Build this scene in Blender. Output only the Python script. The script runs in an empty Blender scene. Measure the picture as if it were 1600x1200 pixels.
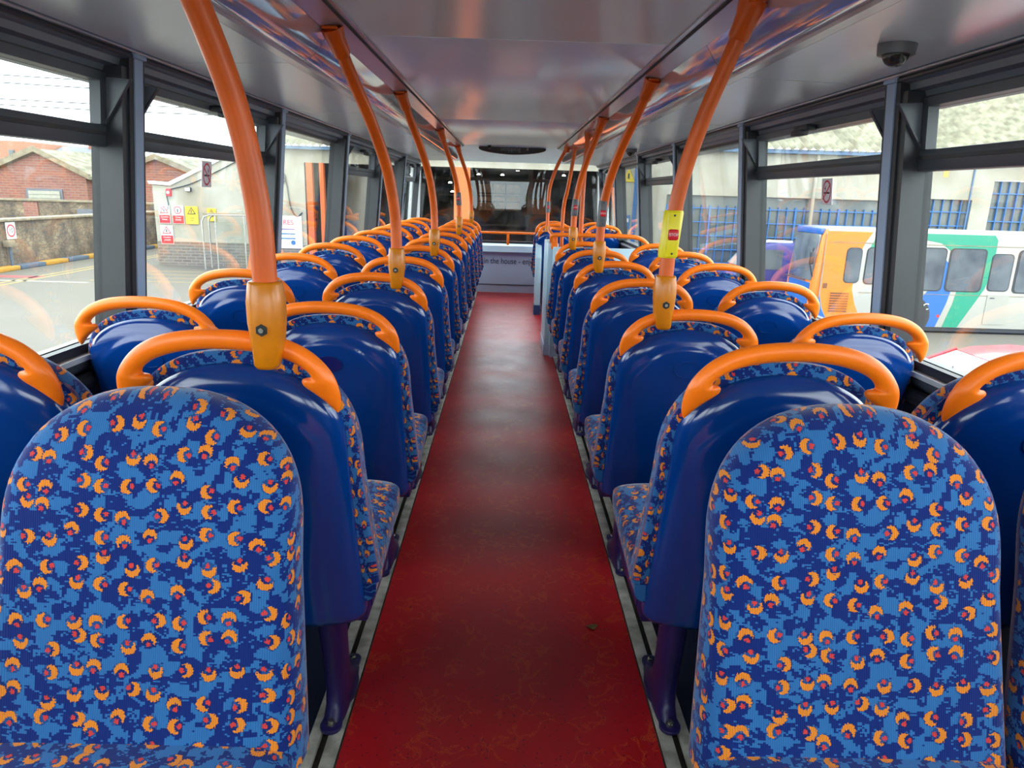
import bpy, bmesh, math, random
from mathutils import Vector, Matrix
random.seed(7)
S = bpy.context.scene
C = S.collection
PI = math.pi

# ------------------------------------------------------------------ camera
cd = bpy.data.cameras.new('camera'); cam = bpy.data.objects.new('camera', cd); C.objects.link(cam)
cd.sensor_width = 36; cd.lens = 1110 * 36 / 1600; cd.clip_start = .02; cd.clip_end = 500
R_ = Vector((0.99957103, -0.00608914, 0.02864739)); U_ = Vector((-0.0260788, 0.26009343, 0.96523122)); F_ = Vector((0.01332843, 0.96556425, -0.25982306))
cam.matrix_world = Matrix(((R_.x, U_.x, -F_.x, -.02), (R_.y, U_.y, -F_.y, 0), (R_.z, U_.z, -F_.z, 1.25), (0, 0, 0, 1)))
S.camera = cam
# ------------------------------------------------------------------ sky, exposure
S.view_settings.view_transform = 'Standard'; S.view_settings.look = 'None'; S.view_settings.gamma = 1
S.view_settings.use_curve_mapping = False; S.view_settings.exposure = 1.35
S.cycles.use_denoising = True
S.cycles.max_bounces = 10; S.cycles.diffuse_bounces = 5; S.cycles.glossy_bounces = 5; S.cycles.transparent_max_bounces = 24
S.cycles.sample_clamp_indirect = 8
W = bpy.data.worlds.new('overcast_sky'); S.world = W; W.use_nodes = True
nt = W.node_tree; nt.nodes.clear()
o = nt.nodes.new('ShaderNodeOutputWorld'); bg = nt.nodes.new('ShaderNodeBackground'); tc = nt.nodes.new('ShaderNodeTexCoord')
mp = nt.nodes.new('ShaderNodeMapping'); mp.inputs['Scale'].default_value = (1, 1, 4)
nz = nt.nodes.new('ShaderNodeTexNoise'); nz.inputs['Scale'].default_value = 2.6; nz.inputs['Detail'].default_value = 6
cr = nt.nodes.new('ShaderNodeValToRGB')
cr.color_ramp.elements[0].position = .38; cr.color_ramp.elements[0].color = (.40, .45, .49, 1)
cr.color_ramp.elements[1].position = .64; cr.color_ramp.elements[1].color = (.66, .68, .68, 1)
nt.links.new(tc.outputs['Generated'], mp.inputs[0]); nt.links.new(mp.outputs[0], nz.inputs['Vector']); nt.links.new(nz.outputs[0], cr.inputs[0])
nt.links.new(cr.outputs[0], bg.inputs[0]); nt.links.new(bg.outputs[0], o.inputs[0]); bg.inputs[1].default_value = 5.3

# ------------------------------------------------------------------ node helpers and materials
def lin(c):
    return tuple((x / 255 / 12.92 if x / 255 <= .04045 else ((x / 255 + .055) / 1.055) ** 2.4) for x in c)
class NT:
    def __init__(s, name):
        s.m = bpy.data.materials.new(name); s.m.use_nodes = True; s.t = s.m.node_tree
        s.b = s.t.nodes['Principled BSDF']; s.out = s.t.nodes['Material Output']
    def n(s, typ, props={}, **inp):
        x = s.t.nodes.new(typ)
        for k, v in props.items(): setattr(x, k, v)
        for k, v in inp.items(): s.set(x, k.replace('_', ' '), v)
        return x
    def set(s, x, k, v):
        sk = x.inputs[int(k[1:])] if (k[0] == 'i' and k[1:].isdigit()) else x.inputs[k]
        if hasattr(v, 'is_output'): s.t.links.new(v, sk)
        elif hasattr(v, 'outputs'): s.t.links.new(v.outputs[0], sk)
        else: sk.default_value = v
    def math(s, op, a, b=0.0, c=None):
        x = s.t.nodes.new('ShaderNodeMath'); x.operation = op
        s.set(x, 'i0', a); s.set(x, 'i1', b)
        if c is not None: s.set(x, 'i2', c)
        return x.outputs[0]
    def vm(s, op, a, b=None):
        x = s.t.nodes.new('ShaderNodeVectorMath'); x.operation = op; s.set(x, 'i0', a)
        if b is not None: s.set(x, 'i1', b)
        return x.outputs['Value'] if op in ('LENGTH', 'DOT_PRODUCT') else x.outputs[0]
    def mix(s, f, a, b):
        x = s.t.nodes.new('ShaderNodeMix'); x.data_type = 'RGBA'
        s.set(x, 'i0', f)
        for k, v in ((6, a), (7, b)):
            if isinstance(v, tuple): x.inputs[k].default_value = (*v[:3], 1)
            else: s.t.links.new(v, x.inputs[k])
        return x.outputs[2]
    def base(s, v):
        if isinstance(v, tuple): s.b.inputs['Base Color'].default_value = (*v[:3], 1)
        else: s.t.links.new(v, s.b.inputs['Base Color'])
    def p(s, **k):
        for a, v in k.items(): s.set(s.b, a.replace('_', ' '), v)
        return s
    def bump(s, h, strength=.3, dist=.002):
        x = s.n('ShaderNodeBump', Strength=strength, Distance=dist); s.t.links.new(h, x.inputs['Height']); s.t.links.new(x.outputs[0], s.b.inputs['Normal'])
def mat(name, rgb, rough=.5, metal=0, spec=.5, var=.0, scale=8, bump=0, bscale=60, coat=0, emit=0, lo=None, detail=4, obj=False):
    M = NT(name); c = lin(rgb)
    tcn = M.n('ShaderNodeTexCoord').outputs['Object']
    if var or lo:
        nz = M.n('ShaderNodeTexNoise', Vector=tcn, Scale=scale, Detail=detail)
        d = lin(lo) if lo else tuple(x * (1 - var) for x in c)
        e = c if lo else tuple(min(1, x * (1 + var)) for x in c)
        rp = M.n('ShaderNodeMapRange', i0=nz, i1=.36, i2=.64)
        M.base(M.mix(rp.outputs[0], d, e))
    else: M.base(c)
    M.p(Roughness=rough, Metallic=metal)
    M.b.inputs['Specular IOR Level'].default_value = spec
    M.b.inputs['Coat Weight'].default_value = coat; M.b.inputs['Coat Roughness'].default_value = .08
    if bump:
        nb = M.n('ShaderNodeTexNoise', Vector=tcn, Scale=bscale, Detail=3); M.bump(nb.outputs[0], bump)
    if emit:
        M.b.inputs['Emission Color'].default_value = (*c, 1); M.b.inputs['Emission Strength'].default_value = emit
    return M.m
def glass(name, tint=(.94, .97, .96), rough=.0, ior=1.5, mul=1.0):
    M = NT(name); t = M.t; t.nodes.remove(M.b)
    tr = M.n('ShaderNodeBsdfTransparent'); tr.inputs[0].default_value = (*tint, 1)
    gl = M.n('ShaderNodeBsdfGlossy'); gl.inputs['Roughness'].default_value = rough
    bf = M.n('ShaderNodeNewGeometry').outputs['Backfacing']; fr = M.n('ShaderNodeFresnel', IOR=M.n('ShaderNodeMapRange', i0=bf, i3=ior, i4=1 / ior).outputs[0]); f = M.math('MULTIPLY', fr.outputs[0], mul * .85)
    # dust film: a faint diffuse layer with streaks
    tcn = M.n('ShaderNodeTexCoord').outputs['Object']
    nz = M.n('ShaderNodeTexNoise', Vector=tcn, Scale=5.0, Detail=8.0, Roughness=.7)
    df = M.n('ShaderNodeBsdfDiffuse'); df.inputs[0].default_value = (.75, .75, .72, 1)
    rp = M.n('ShaderNodeMapRange', i0=nz, i1=.45, i2=.9, i3=.004, i4=.07)
    m0 = M.n('ShaderNodeMixShader', i0=rp.outputs[0], i1=tr.outputs[0], i2=df.outputs[0])
    m1 = M.n('ShaderNodeMixShader', i0=f, i1=m0.outputs[0], i2=gl.outputs[0])
    t.links.new(m1.outputs[0], M.out.inputs[0]); return M.m

def fabric():
    M = NT('moquette'); uv = M.n('ShaderNodeTexCoord').outputs['UV']
    sn = M.vm('SNAP', uv, (.00095, .0007, 1))
    wob = M.n('ShaderNodeTexNoise', {'noise_dimensions': '2D'}, Vector=sn, Scale=420.0, Detail=0.0)
    vo = M.n('ShaderNodeTexVoronoi', {'voronoi_dimensions': '2D'}, Vector=sn, Scale=27.0, Randomness=.60)
    d = M.vm('SUBTRACT', sn, vo.outputs['Position'])
    sep = M.n('ShaderNodeSeparateColor'); M.t.links.new(vo.outputs['Color'], sep.inputs[0])
    q = M.math('MULTIPLY', M.math('FLOOR', M.math('MULTIPLY', sep.outputs[0], 3.999)), PI / 2)
    ang = M.math('ADD', q, M.math('MULTIPLY', M.math('SUBTRACT', sep.outputs[1], .5), .7))
    cx = M.n('ShaderNodeCombineXYZ', X=M.math('COSINE', ang), Y=M.math('SINE', ang))
    jag = M.math('MULTIPLY', M.math('SUBTRACT', wob.outputs[0], .5), .0042)
    ln = M.math('ADD', M.vm('LENGTH', d), jag)
    def off(k):
        s = M.n('ShaderNodeVectorMath', {'operation': 'SCALE'}, i0=cx.outputs[0]); s.inputs['Scale'].default_value = k
        return M.math('ADD', M.vm('LENGTH', M.vm('SUBTRACT', d, s.outputs[0])), jag)
    outer = M.math('LESS_THAN', ln, .0100)
    inner = M.math('GREATER_THAN', off(.0068), .0080)
    cres = M.math('MULTIPLY', outer, inner)
    red = M.math('LESS_THAN', off(.0064), .0034)
    navy_disc = M.math('LESS_THAN', ln, .0116)  # dark navy disc of the weave around each crescent
    s2 = M.vm('SNAP', uv, (.0034, .0021, 1))
    n1 = M.n('ShaderNodeTexNoise', {'noise_dimensions': '2D'}, Vector=s2, Scale=42.0, Detail=2.0, Roughness=.5)
    v2 = M.n('ShaderNodeTexVoronoi', {'voronoi_dimensions': '2D', 'distance': 'CHEBYCHEV'}, Vector=s2, Scale=62.0)
    sp2 = M.n('ShaderNodeSeparateColor'); M.t.links.new(v2.outputs['Color'], sp2.inputs[0])
    v = M.math('ADD', n1.outputs[0], M.math('MULTIPLY', M.math('SUBTRACT', sp2.outputs[0], .5), .42))
    lightm = M.math('GREATER_THAN', v, .526)
    n3 = M.n('ShaderNodeTexNoise', {'noise_dimensions': '2D'}, Vector=M.vm('ADD', s2, (7.3, 2.1, 0)), Scale=30.0, Detail=2.0)
    line = M.math('LESS_THAN', M.math('ABSOLUTE', M.math('SUBTRACT', n3.outputs[0], .5)), .009)
    lightm = M.math('MAXIMUM', lightm, line)
    bgc = M.mix(lightm, lin((13, 38, 108)), lin((46, 106, 164)))
    c = M.mix(navy_disc, bgc, lin((14, 36, 98)))
    c = M.mix(M.math('MULTIPLY', navy_disc, M.math('MULTIPLY', lightm, .55)), c, lin((40, 92, 150)))
    c = M.mix(cres, c, lin((226, 132, 30))); c = M.mix(red, c, lin((205, 60, 52)))
    sx = M.n('ShaderNodeSeparateXYZ', i0=uv)
    rib = M.math('SINE', M.math('MULTIPLY', sx.outputs[0], 2 * PI / .0030))
    c = M.mix(M.math('MULTIPLY', M.math('ADD', M.math('MULTIPLY', rib, .5), .5), .22), c, lin((12, 28, 80)))
    M.base(c); M.p(Roughness=.9); M.b.inputs['Specular IOR Level'].default_value = .15
    M.b.inputs['Sheen Weight'].default_value = .35; M.b.inputs['Sheen Roughness'].default_value = .4
    M.bump(rib, .25, .0006)
    return M.m

def carpet():
    M = NT('red_vinyl'); ob = M.n('ShaderNodeTexCoord').outputs['Object']
    n0 = M.n('ShaderNodeTexNoise', Vector=ob, Scale=2.2, Detail=3.0)
    c = M.mix(n0.outputs[0], lin((160, 10, 20)), lin((206, 32, 36)))
    sq = M.n('ShaderNodeTexNoise', Vector=ob, Scale=20.0, Detail=1.0, Distortion=.6)
    band = M.math('LESS_THAN', M.math('ABSOLUTE', M.math('SUBTRACT', sq.outputs[0], .5)), .036)
    msk = M.n('ShaderNodeTexNoise', Vector=ob, Scale=9.0, Detail=1.0)
    dots = M.n('ShaderNodeTexNoise', Vector=ob, Scale=400.0, Detail=0.0)
    sel = M.math('MULTIPLY', M.math('MULTIPLY', band, M.math('GREATER_THAN', msk.outputs[0], .50)), M.math('GREATER_THAN', dots.outputs[0], .545))
    c = M.mix(M.math('MULTIPLY', sel, .9), c, lin((212, 92, 34)))
    v = M.n('ShaderNodeTexVoronoi', Vector=ob, Scale=95.0)
    blk = M.math('MULTIPLY', M.math('LESS_THAN', v.outputs['Distance'], .20), .85)
    sp = M.n('ShaderNodeSeparateColor'); M.t.links.new(v.outputs['Color'], sp.inputs[0])
    blk = M.math('MULTIPLY', blk, M.math('GREATER_THAN', sp.outputs[0], .55))
    c = M.mix(blk, c, lin((40, 16, 40)))
    M.base(c)
    nr = M.n('ShaderNodeTexNoise', Vector=ob, Scale=5.0, Detail=5.0)
    M.p(Roughness=M.n('ShaderNodeMapRange', i0=nr, i3=.30, i4=.48).outputs[0])
    M.b.inputs['Specular IOR Level'].default_value = .5
    M.bump(dots.outputs[0], .15, .001); return M.m

def brick(name, c1, c2, mortar, sw=.45, sh=.15, rot=True, rough=.9, ms=.02):
    M = NT(name); ob = M.n('ShaderNodeTexCoord').outputs['Object']
    s = M.n('ShaderNodeSeparateXYZ', i0=ob)
    cx = M.n('ShaderNodeCombineXYZ', X=M.math('ADD', s.outputs[0], s.outputs[1]), Y=s.outputs[2])
    b = M.n('ShaderNodeTexBrick', Vector=cx.outputs[0], Scale=1.0, Mortar_Size=ms, Brick_Width=sw, Row_Height=sh)
    b.inputs['Color1'].default_value = (*lin(c1), 1); b.inputs['Color2'].default_value = (*lin(c2), 1); b.inputs['Mortar'].default_value = (*lin(mortar), 1)
    nz = M.n('ShaderNodeTexNoise', Vector=ob, Scale=.9, Detail=6.0)
    M.base(M.mix(M.math('MULTIPLY', nz.outputs[0], .45), b.outputs['Color'], lin(mortar))); M.p(Roughness=rough); return M.m
def stone(name):
    M = NT(name); ob = M.n('ShaderNodeTexCoord').outputs['Object']
    mp = M.n('ShaderNodeMapping', Vector=ob); mp.inputs['Scale'].default_value = (2.6, 2.6, 5.0)
    v = M.n('ShaderNodeTexVoronoi', {'feature': 'DISTANCE_TO_EDGE'}, Vector=mp.outputs[0], Scale=1.3)
    v2 = M.n('ShaderNodeTexVoronoi', Vector=mp.outputs[0], Scale=1.3)
    sp = M.n('ShaderNodeSeparateColor'); M.t.links.new(v2.outputs['Color'], sp.inputs[0])
    nz = M.n('ShaderNodeTexNoise', Vector=ob, Scale=1.3, Detail=8.0, Roughness=.7)
    rp = M.n('ShaderNodeValToRGB', i0=nz.outputs[0]); e = rp.color_ramp.elements
    e[0].position = .35; e[0].color = (*lin((58, 55, 50)), 1); e[1].position = .66; e[1].color = (*lin((140, 124, 100)), 1)
    c = M.mix(M.math('MULTIPLY', sp.outputs[0], .45), rp.outputs[0], lin((104, 80, 62)))
    c = M.mix(M.math('MULTIPLY', M.math('LESS_THAN', v.outputs['Distance'], .06), .6), c, lin((64, 60, 54)))
    M.base(c); M.p(Roughness=.95); return M.m
def asphalt():
    M = NT('asphalt'); ob = M.n('ShaderNodeTexCoord').outputs['Object']
    n1 = M.n('ShaderNodeTexNoise', Vector=ob, Scale=.35, Detail=6.0); n2 = M.n('ShaderNodeTexNoise', Vector=ob, Scale=30.0, Detail=3.0)
    c = M.mix(n1.outputs[0], lin((82, 77, 67)), lin((100, 94, 82))); c = M.mix(M.math('MULTIPLY', n2.outputs[0], .5), c, lin((74, 69, 60)))
    v = M.n('ShaderNodeTexVoronoi', {'feature': 'DISTANCE_TO_EDGE'}, Vector=ob, Scale=.13)
    c = M.mix(M.math('MULTIPLY', M.math('LESS_THAN', v.outputs['Distance'], .004), .5), c, lin((80, 76, 72)))
    M.base(c); M.p(Roughness=.85); return M.m

m_fab = fabric(); m_carpet = carpet(); m_glass = glass('window_glass'); m_dome = glass('dome_glass', (.25, .25, .25), .02, 1.6, 1.2)
m_orange = mat('orange_handle', (252, 120, 14), .38, spec=.45, var=.05, scale=14)
m_pole = mat('orange_pole', (212, 90, 10), .33, spec=.35, var=.10, scale=9, coat=.05)
m_socket = mat('amber_socket', (202, 118, 6), .26, spec=.4, var=.06, scale=30, coat=.1)
m_shell = mat('blue_plastic', (2, 52, 124), .16, spec=.45, var=.06, scale=7, coat=.3, bump=.02, bscale=90)
m_badge = mat('navy_badge', (22, 24, 92), .3)
m_purple = mat('purple_metal', (32, 26, 80), .35, var=.15, scale=10)
m_black = mat('black_rubber', (34, 37, 41), .5, var=.12, scale=12)
m_blackp = mat('black_plastic', (13, 13, 15), .35)
m_frame = mat('charcoal_frame', (46, 51, 55), .42, var=.10, scale=6, bump=.03)
m_frame2 = mat('dark_frame', (66, 73, 80), .4, var=.08, scale=6)
m_cant = mat('cant_rail_plastic', (98, 108, 118), .38)
m_stay = mat('stay_plate', (100, 110, 118), .4)
m_strip = mat('blue_grey_strip', (146, 168, 194), .4)
m_alu = mat('aluminium', (166, 166, 160), .38, metal=.75, var=.2, scale=20, bump=.05, bscale=200)
m_alu2 = mat('dirty_aluminium', (206, 204, 192), .5, metal=.2, lo=(150, 147, 134), scale=18, bump=.08, bscale=150)
m_groove = mat('groove_dirt', (30, 26, 24), .85, lo=(52, 46, 38), scale=30)
m_sidefloor = mat('dark_blue_floor', (24, 36, 62), .55, lo=(14, 20, 36), scale=260, spec=.4)
m_ceil = mat('ceiling_laminate', (222, 236, 240), .24, metal=.25, var=.02, scale=3, spec=.7)
m_cove = mat('silver_cove', (196, 194, 198), .2, metal=.4, var=.03, scale=3)
m_diff = mat('glossy_diffuser', (214, 214, 224), .06, metal=.45, spec=.8, coat=.5)
m_line = mat('seam_dark', (52, 52, 55), .7)
m_white = mat('white_trim', (206, 212, 212), .4)
m_bulk = mat('blue_grey_bulkhead', (176, 192, 218), .42, var=.03, scale=4)
m_lip = mat('pale_blue_panel', (188, 218, 234), .35, var=.02, scale=4)
m_dkblue = mat('dark_blue_foot', (30, 60, 110), .4)
m_text = mat('dark_print', (28, 36, 50), .5)
m_grey = mat('grey_sleeve', (92, 94, 98), .45); m_red = mat('red_button', (205, 24, 36), .35); m_yel = mat('yellow_bell', (232, 214, 18), .35)
m_redp = mat('red_print', (196, 34, 44), .5); m_whitep = mat('white_print', (200, 200, 198), .5); m_yelp = mat('yellow_print', (186, 164, 40), .5)
m_chrome = mat('steel', (170, 168, 160), .25, metal=.95)
m_sticker = mat('sticker_grey', (214, 208, 214), .5)
m_lens = mat('camera_body', (96, 98, 102), .4)
m_leaf = mat('dry_leaf', (120, 104, 52), .7, lo=(70, 56, 30), scale=80)
# outside
m_asph = asphalt(); m_stone = stone('rubble_stone'); m_cope = mat('coping', (122, 112, 92), .9, var=.2, scale=3)
m_bred = brick('red_brick', (116, 62, 52), (136, 78, 62), (126, 104, 92)); m_bor = brick('orange_brick', (150, 88, 62), (158, 98, 74), (150, 120, 100))
m_bgrey = brick('grey_brick', (104, 94, 84), (88, 77, 70), (124, 118, 110), .4, .13)
m_render = mat('white_render', (156, 153, 142), .9, var=.05, scale=.7, lo=(138, 132, 116), detail=8)
m_roof = mat('asbestos_roof', (128, 125, 105), .9, lo=(92, 89, 72), scale=2.2, detail=8); m_roof2 = mat('grey_roof', (150, 148, 132), .9, var=.1)
m_slate = mat('slate', (96, 98, 104), .8, var=.1)
m_gut = mat('blue_gutter', (72, 96, 124), .6); m_bar = mat('blue_glazing_bar', (46, 96, 150), .5)
m_dglass = mat('grimy_glass', (92, 96, 92), .3, lo=(66, 72, 70), scale=1.2, spec=.6)
m_kyel = mat('kerb_yellow', (164, 120, 34), .8, var=.1); m_kblue = mat('kerb_blue', (72, 84, 98), .8, var=.1)
m_linew = mat('road_white', (140, 136, 120), .8); m_liney = mat('road_yellow', (132, 112, 66), .8); m_liner = mat('road_red', (140, 66, 64), .8)
m_door = mat('door_orange', (190, 86, 30), .6); m_dark = mat('depot_dark', (42, 40, 44), .9); m_depwall = mat('depot_brown', (84, 70, 58), .9, lo=(52, 46, 42), scale=.5)
m_lamp = mat('depot_lamp', (255, 250, 235), .5, emit=14); m_glow = mat('depot_office', (150, 112, 80), .6, emit=.04, lo=(70, 50, 38), scale=1.5); m_green = mat('green_signal', (40, 255, 90), .5, emit=2)
m_bwhite = mat('bus_white', (140, 138, 130), .35, coat=.3); m_borange = mat('bus_orange', (206, 108, 10), .35, coat=.3)
m_bblue = mat('bus_blue', (22, 84, 156), .35, coat=.3); m_bgreen = mat('bus_green', (14, 122, 96), .35, coat=.3)
m_bglass = mat('bus_glass', (58, 64, 74), .05, spec=.9, lo=(92, 98, 104), scale=1.0); m_louv = mat('louvre', (104, 62, 20), .6)
m_tyre = mat('tyre', (38, 38, 40), .8); m_hub = mat('hub', (140, 140, 138), .5)
m_van = mat('van_purple', (40, 40, 112), .4, coat=.3); m_car = mat('car_red', (170, 22, 40), .3, coat=.5); m_cglass = mat('car_glass', (120, 132, 134), .08, spec=.9)

# ------------------------------------------------------------------ mesh helpers
class MB:
    def __init__(s): s.v = []; s.f = []; s.uv = None
    def box(s, x0, x1, y0, y1, z0, z1):
        n = len(s.v)
        s.v += [(x, y, z) for z in (z0, z1) for y in (y0, y1) for x in (x0, x1)]
        s.f += [tuple(n + i for i in q) for q in ((0, 2, 3, 1), (4, 5, 7, 6), (0, 1, 5, 4), (2, 6, 7, 3), (0, 4, 6, 2), (1, 3, 7, 5))]; return s
    def hexa(s, p):          # eight points: bottom quad then top quad
        n = len(s.v); s.v += [tuple(q) for q in p]
        s.f += [tuple(n + i for i in q) for q in ((0, 3, 2, 1), (4, 5, 6, 7), (0, 1, 5, 4), (1, 2, 6, 5), (2, 3, 7, 6), (3, 0, 4, 7))]; return s
    def prism(s, pts, axis, a, b):    # 2D polygon extruded along axis (0=x, 1=y, 2=z)
        n = len(s.v); k = len(pts)
        for t in (a, b):
            for (p, q) in pts:
                s.v.append((t, p, q) if axis == 0 else (p, t, q) if axis == 1 else (p, q, t))
        s.f.append(tuple(range(n, n + k))[::-1]); s.f.append(tuple(range(n + k, n + 2 * k)))
        for i in range(k):
            j = (i + 1) % k; s.f.append((n + i, n + j, n + k + j, n + k + i))
        return s
    def rings(s, rings, closed=True, caps=True):
        n = len(s.v); k = len(rings[0])
        for r in rings: s.v += [tuple(p) for p in r]
        for i in range(len(rings) - 1):
            for j in range(k if closed else k - 1):
                a = n + i * k + j; b = n + i * k + (j + 1) % k
                s.f.append((a, b, b + k, a + k))
        if caps:
            s.f.append(tuple(range(n, n + k))[::-1]); s.f.append(tuple(n + (len(rings) - 1) * k + j for j in range(k)))
        return s
    def tube(s, pts, rad, n=12, flat=1.0):
        P = [Vector(p) for p in pts]; up = Vector((.13, .31, .94)); R = []
        for i, p in enumerate(P):
            t = ((P[min(i + 1, len(P) - 1)] - P[max(i - 1, 0)])).normalized()
            if i == 0: a = t.cross(up).normalized() if abs(t.dot(up)) < .95 else t.cross(Vector((1, 0, 0))).normalized()
            else: a = (a - t * a.dot(t)).normalized()
            b = t.cross(a); r = rad[i] if isinstance(rad, (list, tuple)) else rad
            R.append([p + a * math.cos(2 * PI * j / n) * r + b * math.sin(2 * PI * j / n) * r * flat for j in range(n)])
        return s.rings(R)
    def cyl(s, c, axis, r, h, n=20, r2=None):
        c = Vector(c); ax = Vector((0, 0, 0)); ax[axis] = 1
        a = Vector((0, 0, 0)); a[(axis + 1) % 3] = 1; b = Vector((0, 0, 0)); b[(axis + 2) % 3] = 1
        r2 = r if r2 is None else r2
        return s.rings([[c + ax * t + (a * math.cos(2 * PI * j / n) + b * math.sin(2 * PI * j / n)) * q for j in range(n)] for t, q in ((0, r), (h, r2))])
    def mesh(s, name, m, smooth=False, bevel=0, angle=40):
        me = bpy.data.meshes.new(name); me.from_pydata(s.v, [], s.f)
        bm = bmesh.new(); bm.from_mesh(me)
        if bevel:
            bmesh.ops.bevel(bm, geom=[e for e in bm.edges if len(e.link_faces) == 2 and e.calc_face_angle(0) > .5], offset=bevel, segments=2, profile=.5, affect='EDGES')
        bmesh.ops.recalc_face_normals(bm, faces=bm.faces)
        if s.uv:
            ul = bm.loops.layers.uv.new('UVMap'); bm.verts.ensure_lookup_table()
            for f in bm.faces:
                us = [s.uv[l.vert.index] for l in f.loops]
                for l, u in zip(f.loops, us): l[ul].uv = u
        for f in bm.faces: f.smooth = bool(smooth or bevel)
        if smooth or bevel:
            for e in bm.edges:
                if len(e.link_faces) == 2 and e.calc_face_angle(0) > math.radians(angle): e.smooth = False
        bm.to_mesh(me); bm.free(); me.materials.append(m); return me
    def obj(s, name, m, parent=None, **k):
        return link(name, s.mesh(name, m, **k), parent)
def link(name, me, parent=None):
    o = bpy.data.objects.new(name, me); C.objects.link(o)
    if parent: o.parent = parent
    return o
def tag(o, label, cat, group=None, kind=None):
    o['label'] = label; o['category'] = cat
    if group: o['group'] = group
    if kind: o['kind'] = kind
    return o
def thing(name, label, cat, loc=(0, 0, 0), rz=0, group=None):
    o = bpy.data.objects.new(name, None); C.objects.link(o); o.empty_display_size = .1
    o.location = loc; o.rotation_euler = (0, 0, rz); return tag(o, label, cat, group)
def struct(o, label=None):
    o['kind'] = 'structure'
    if label: o['label'] = label
    return o
def dup(root, loc, rz, label, scale=(1, 1, 1)):
    r = root.copy(); C.objects.link(r); r.location = loc; r.rotation_euler = (0, 0, rz); r.scale = scale; r['label'] = label
    for ch in list(root.children):
        c = ch.copy(); C.objects.link(c); c.parent = r
        for g in list(ch.children):
            d = g.copy(); C.objects.link(d); d.parent = c
    return r
def text(name, body, m, size, loc, rot, parent=None, ext=.0008, sx=1):
    cu = bpy.data.curves.new(name, 'FONT'); cu.body = body; cu.size = size; cu.extrude = ext; cu.align_x = 'CENTER'; cu.align_y = 'CENTER'
    cu.materials.append(m); tmp = bpy.data.objects.new(name, cu); C.objects.link(tmp)
    me = bpy.data.meshes.new_from_object(tmp); bpy.data.objects.remove(tmp); bpy.data.curves.remove(cu)
    o = bpy.data.objects.new(name, me); C.objects.link(o); o.location = loc; o.rotation_euler = rot; o.scale = (sx, 1, 1)
    if parent: o.parent = parent
    return o
def spline(pts, n=6):
    P = [Vector(p) for p in pts]; P = [2 * P[0] - P[1]] + P + [2 * P[-1] - P[-2]]; out = []
    for i in range(1, len(P) - 2):
        for k in range(n):
            t = k / n; a, b, c, d = P[i - 1:i + 3]
            out.append(.5 * ((2 * b) + (c - a) * t + (2 * a - 5 * b + 4 * c - d) * t * t + (3 * b - a - 3 * c + d) * t ** 3))
    out.append(P[-2]); return out

# ================================================================== THE BUS DECK
Y0B, Y1B = -2.2, 9.25
YF = 9.2
def Xi(z): return 1.15 - (z - .78) * .093
def Xg(z): return 1.235 - (z - .78) * .10
# floor
fl = MB().box(-1.24, 1.24, Y0B, YF, -.06, -.012).obj('floor', m_sidefloor); struct(fl, 'upper deck floor of the bus')
MB().box(-.375, .375, Y0B, YF, -.012, 0).obj('carpet', m_carpet, fl)['label'] = 'dark red patterned vinyl aisle'
for s in (-1, 1):
    y1 = YF if s < 0 else 5.55
    y0 = Y0B
    MB().box(*sorted((s * .375, s * .408)), y0, y1, -.012, .006).obj('edge_rail', m_alu2, fl, bevel=.002)
    MB().box(*sorted((s * .408, s * .425)), y0, y1, -.012, -.006).obj('rail_groove', m_groove, fl)
    MB().box(*sorted((s * .425, s * .452)), y0, y1, -.012, .005).obj('inner_rail', m_alu2, fl, bevel=.002)
    MB().box(*sorted((s * .371, s * .376)), y0, y1, -.012, .0015).obj('rail_sealant', m_groove, fl)
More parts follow.
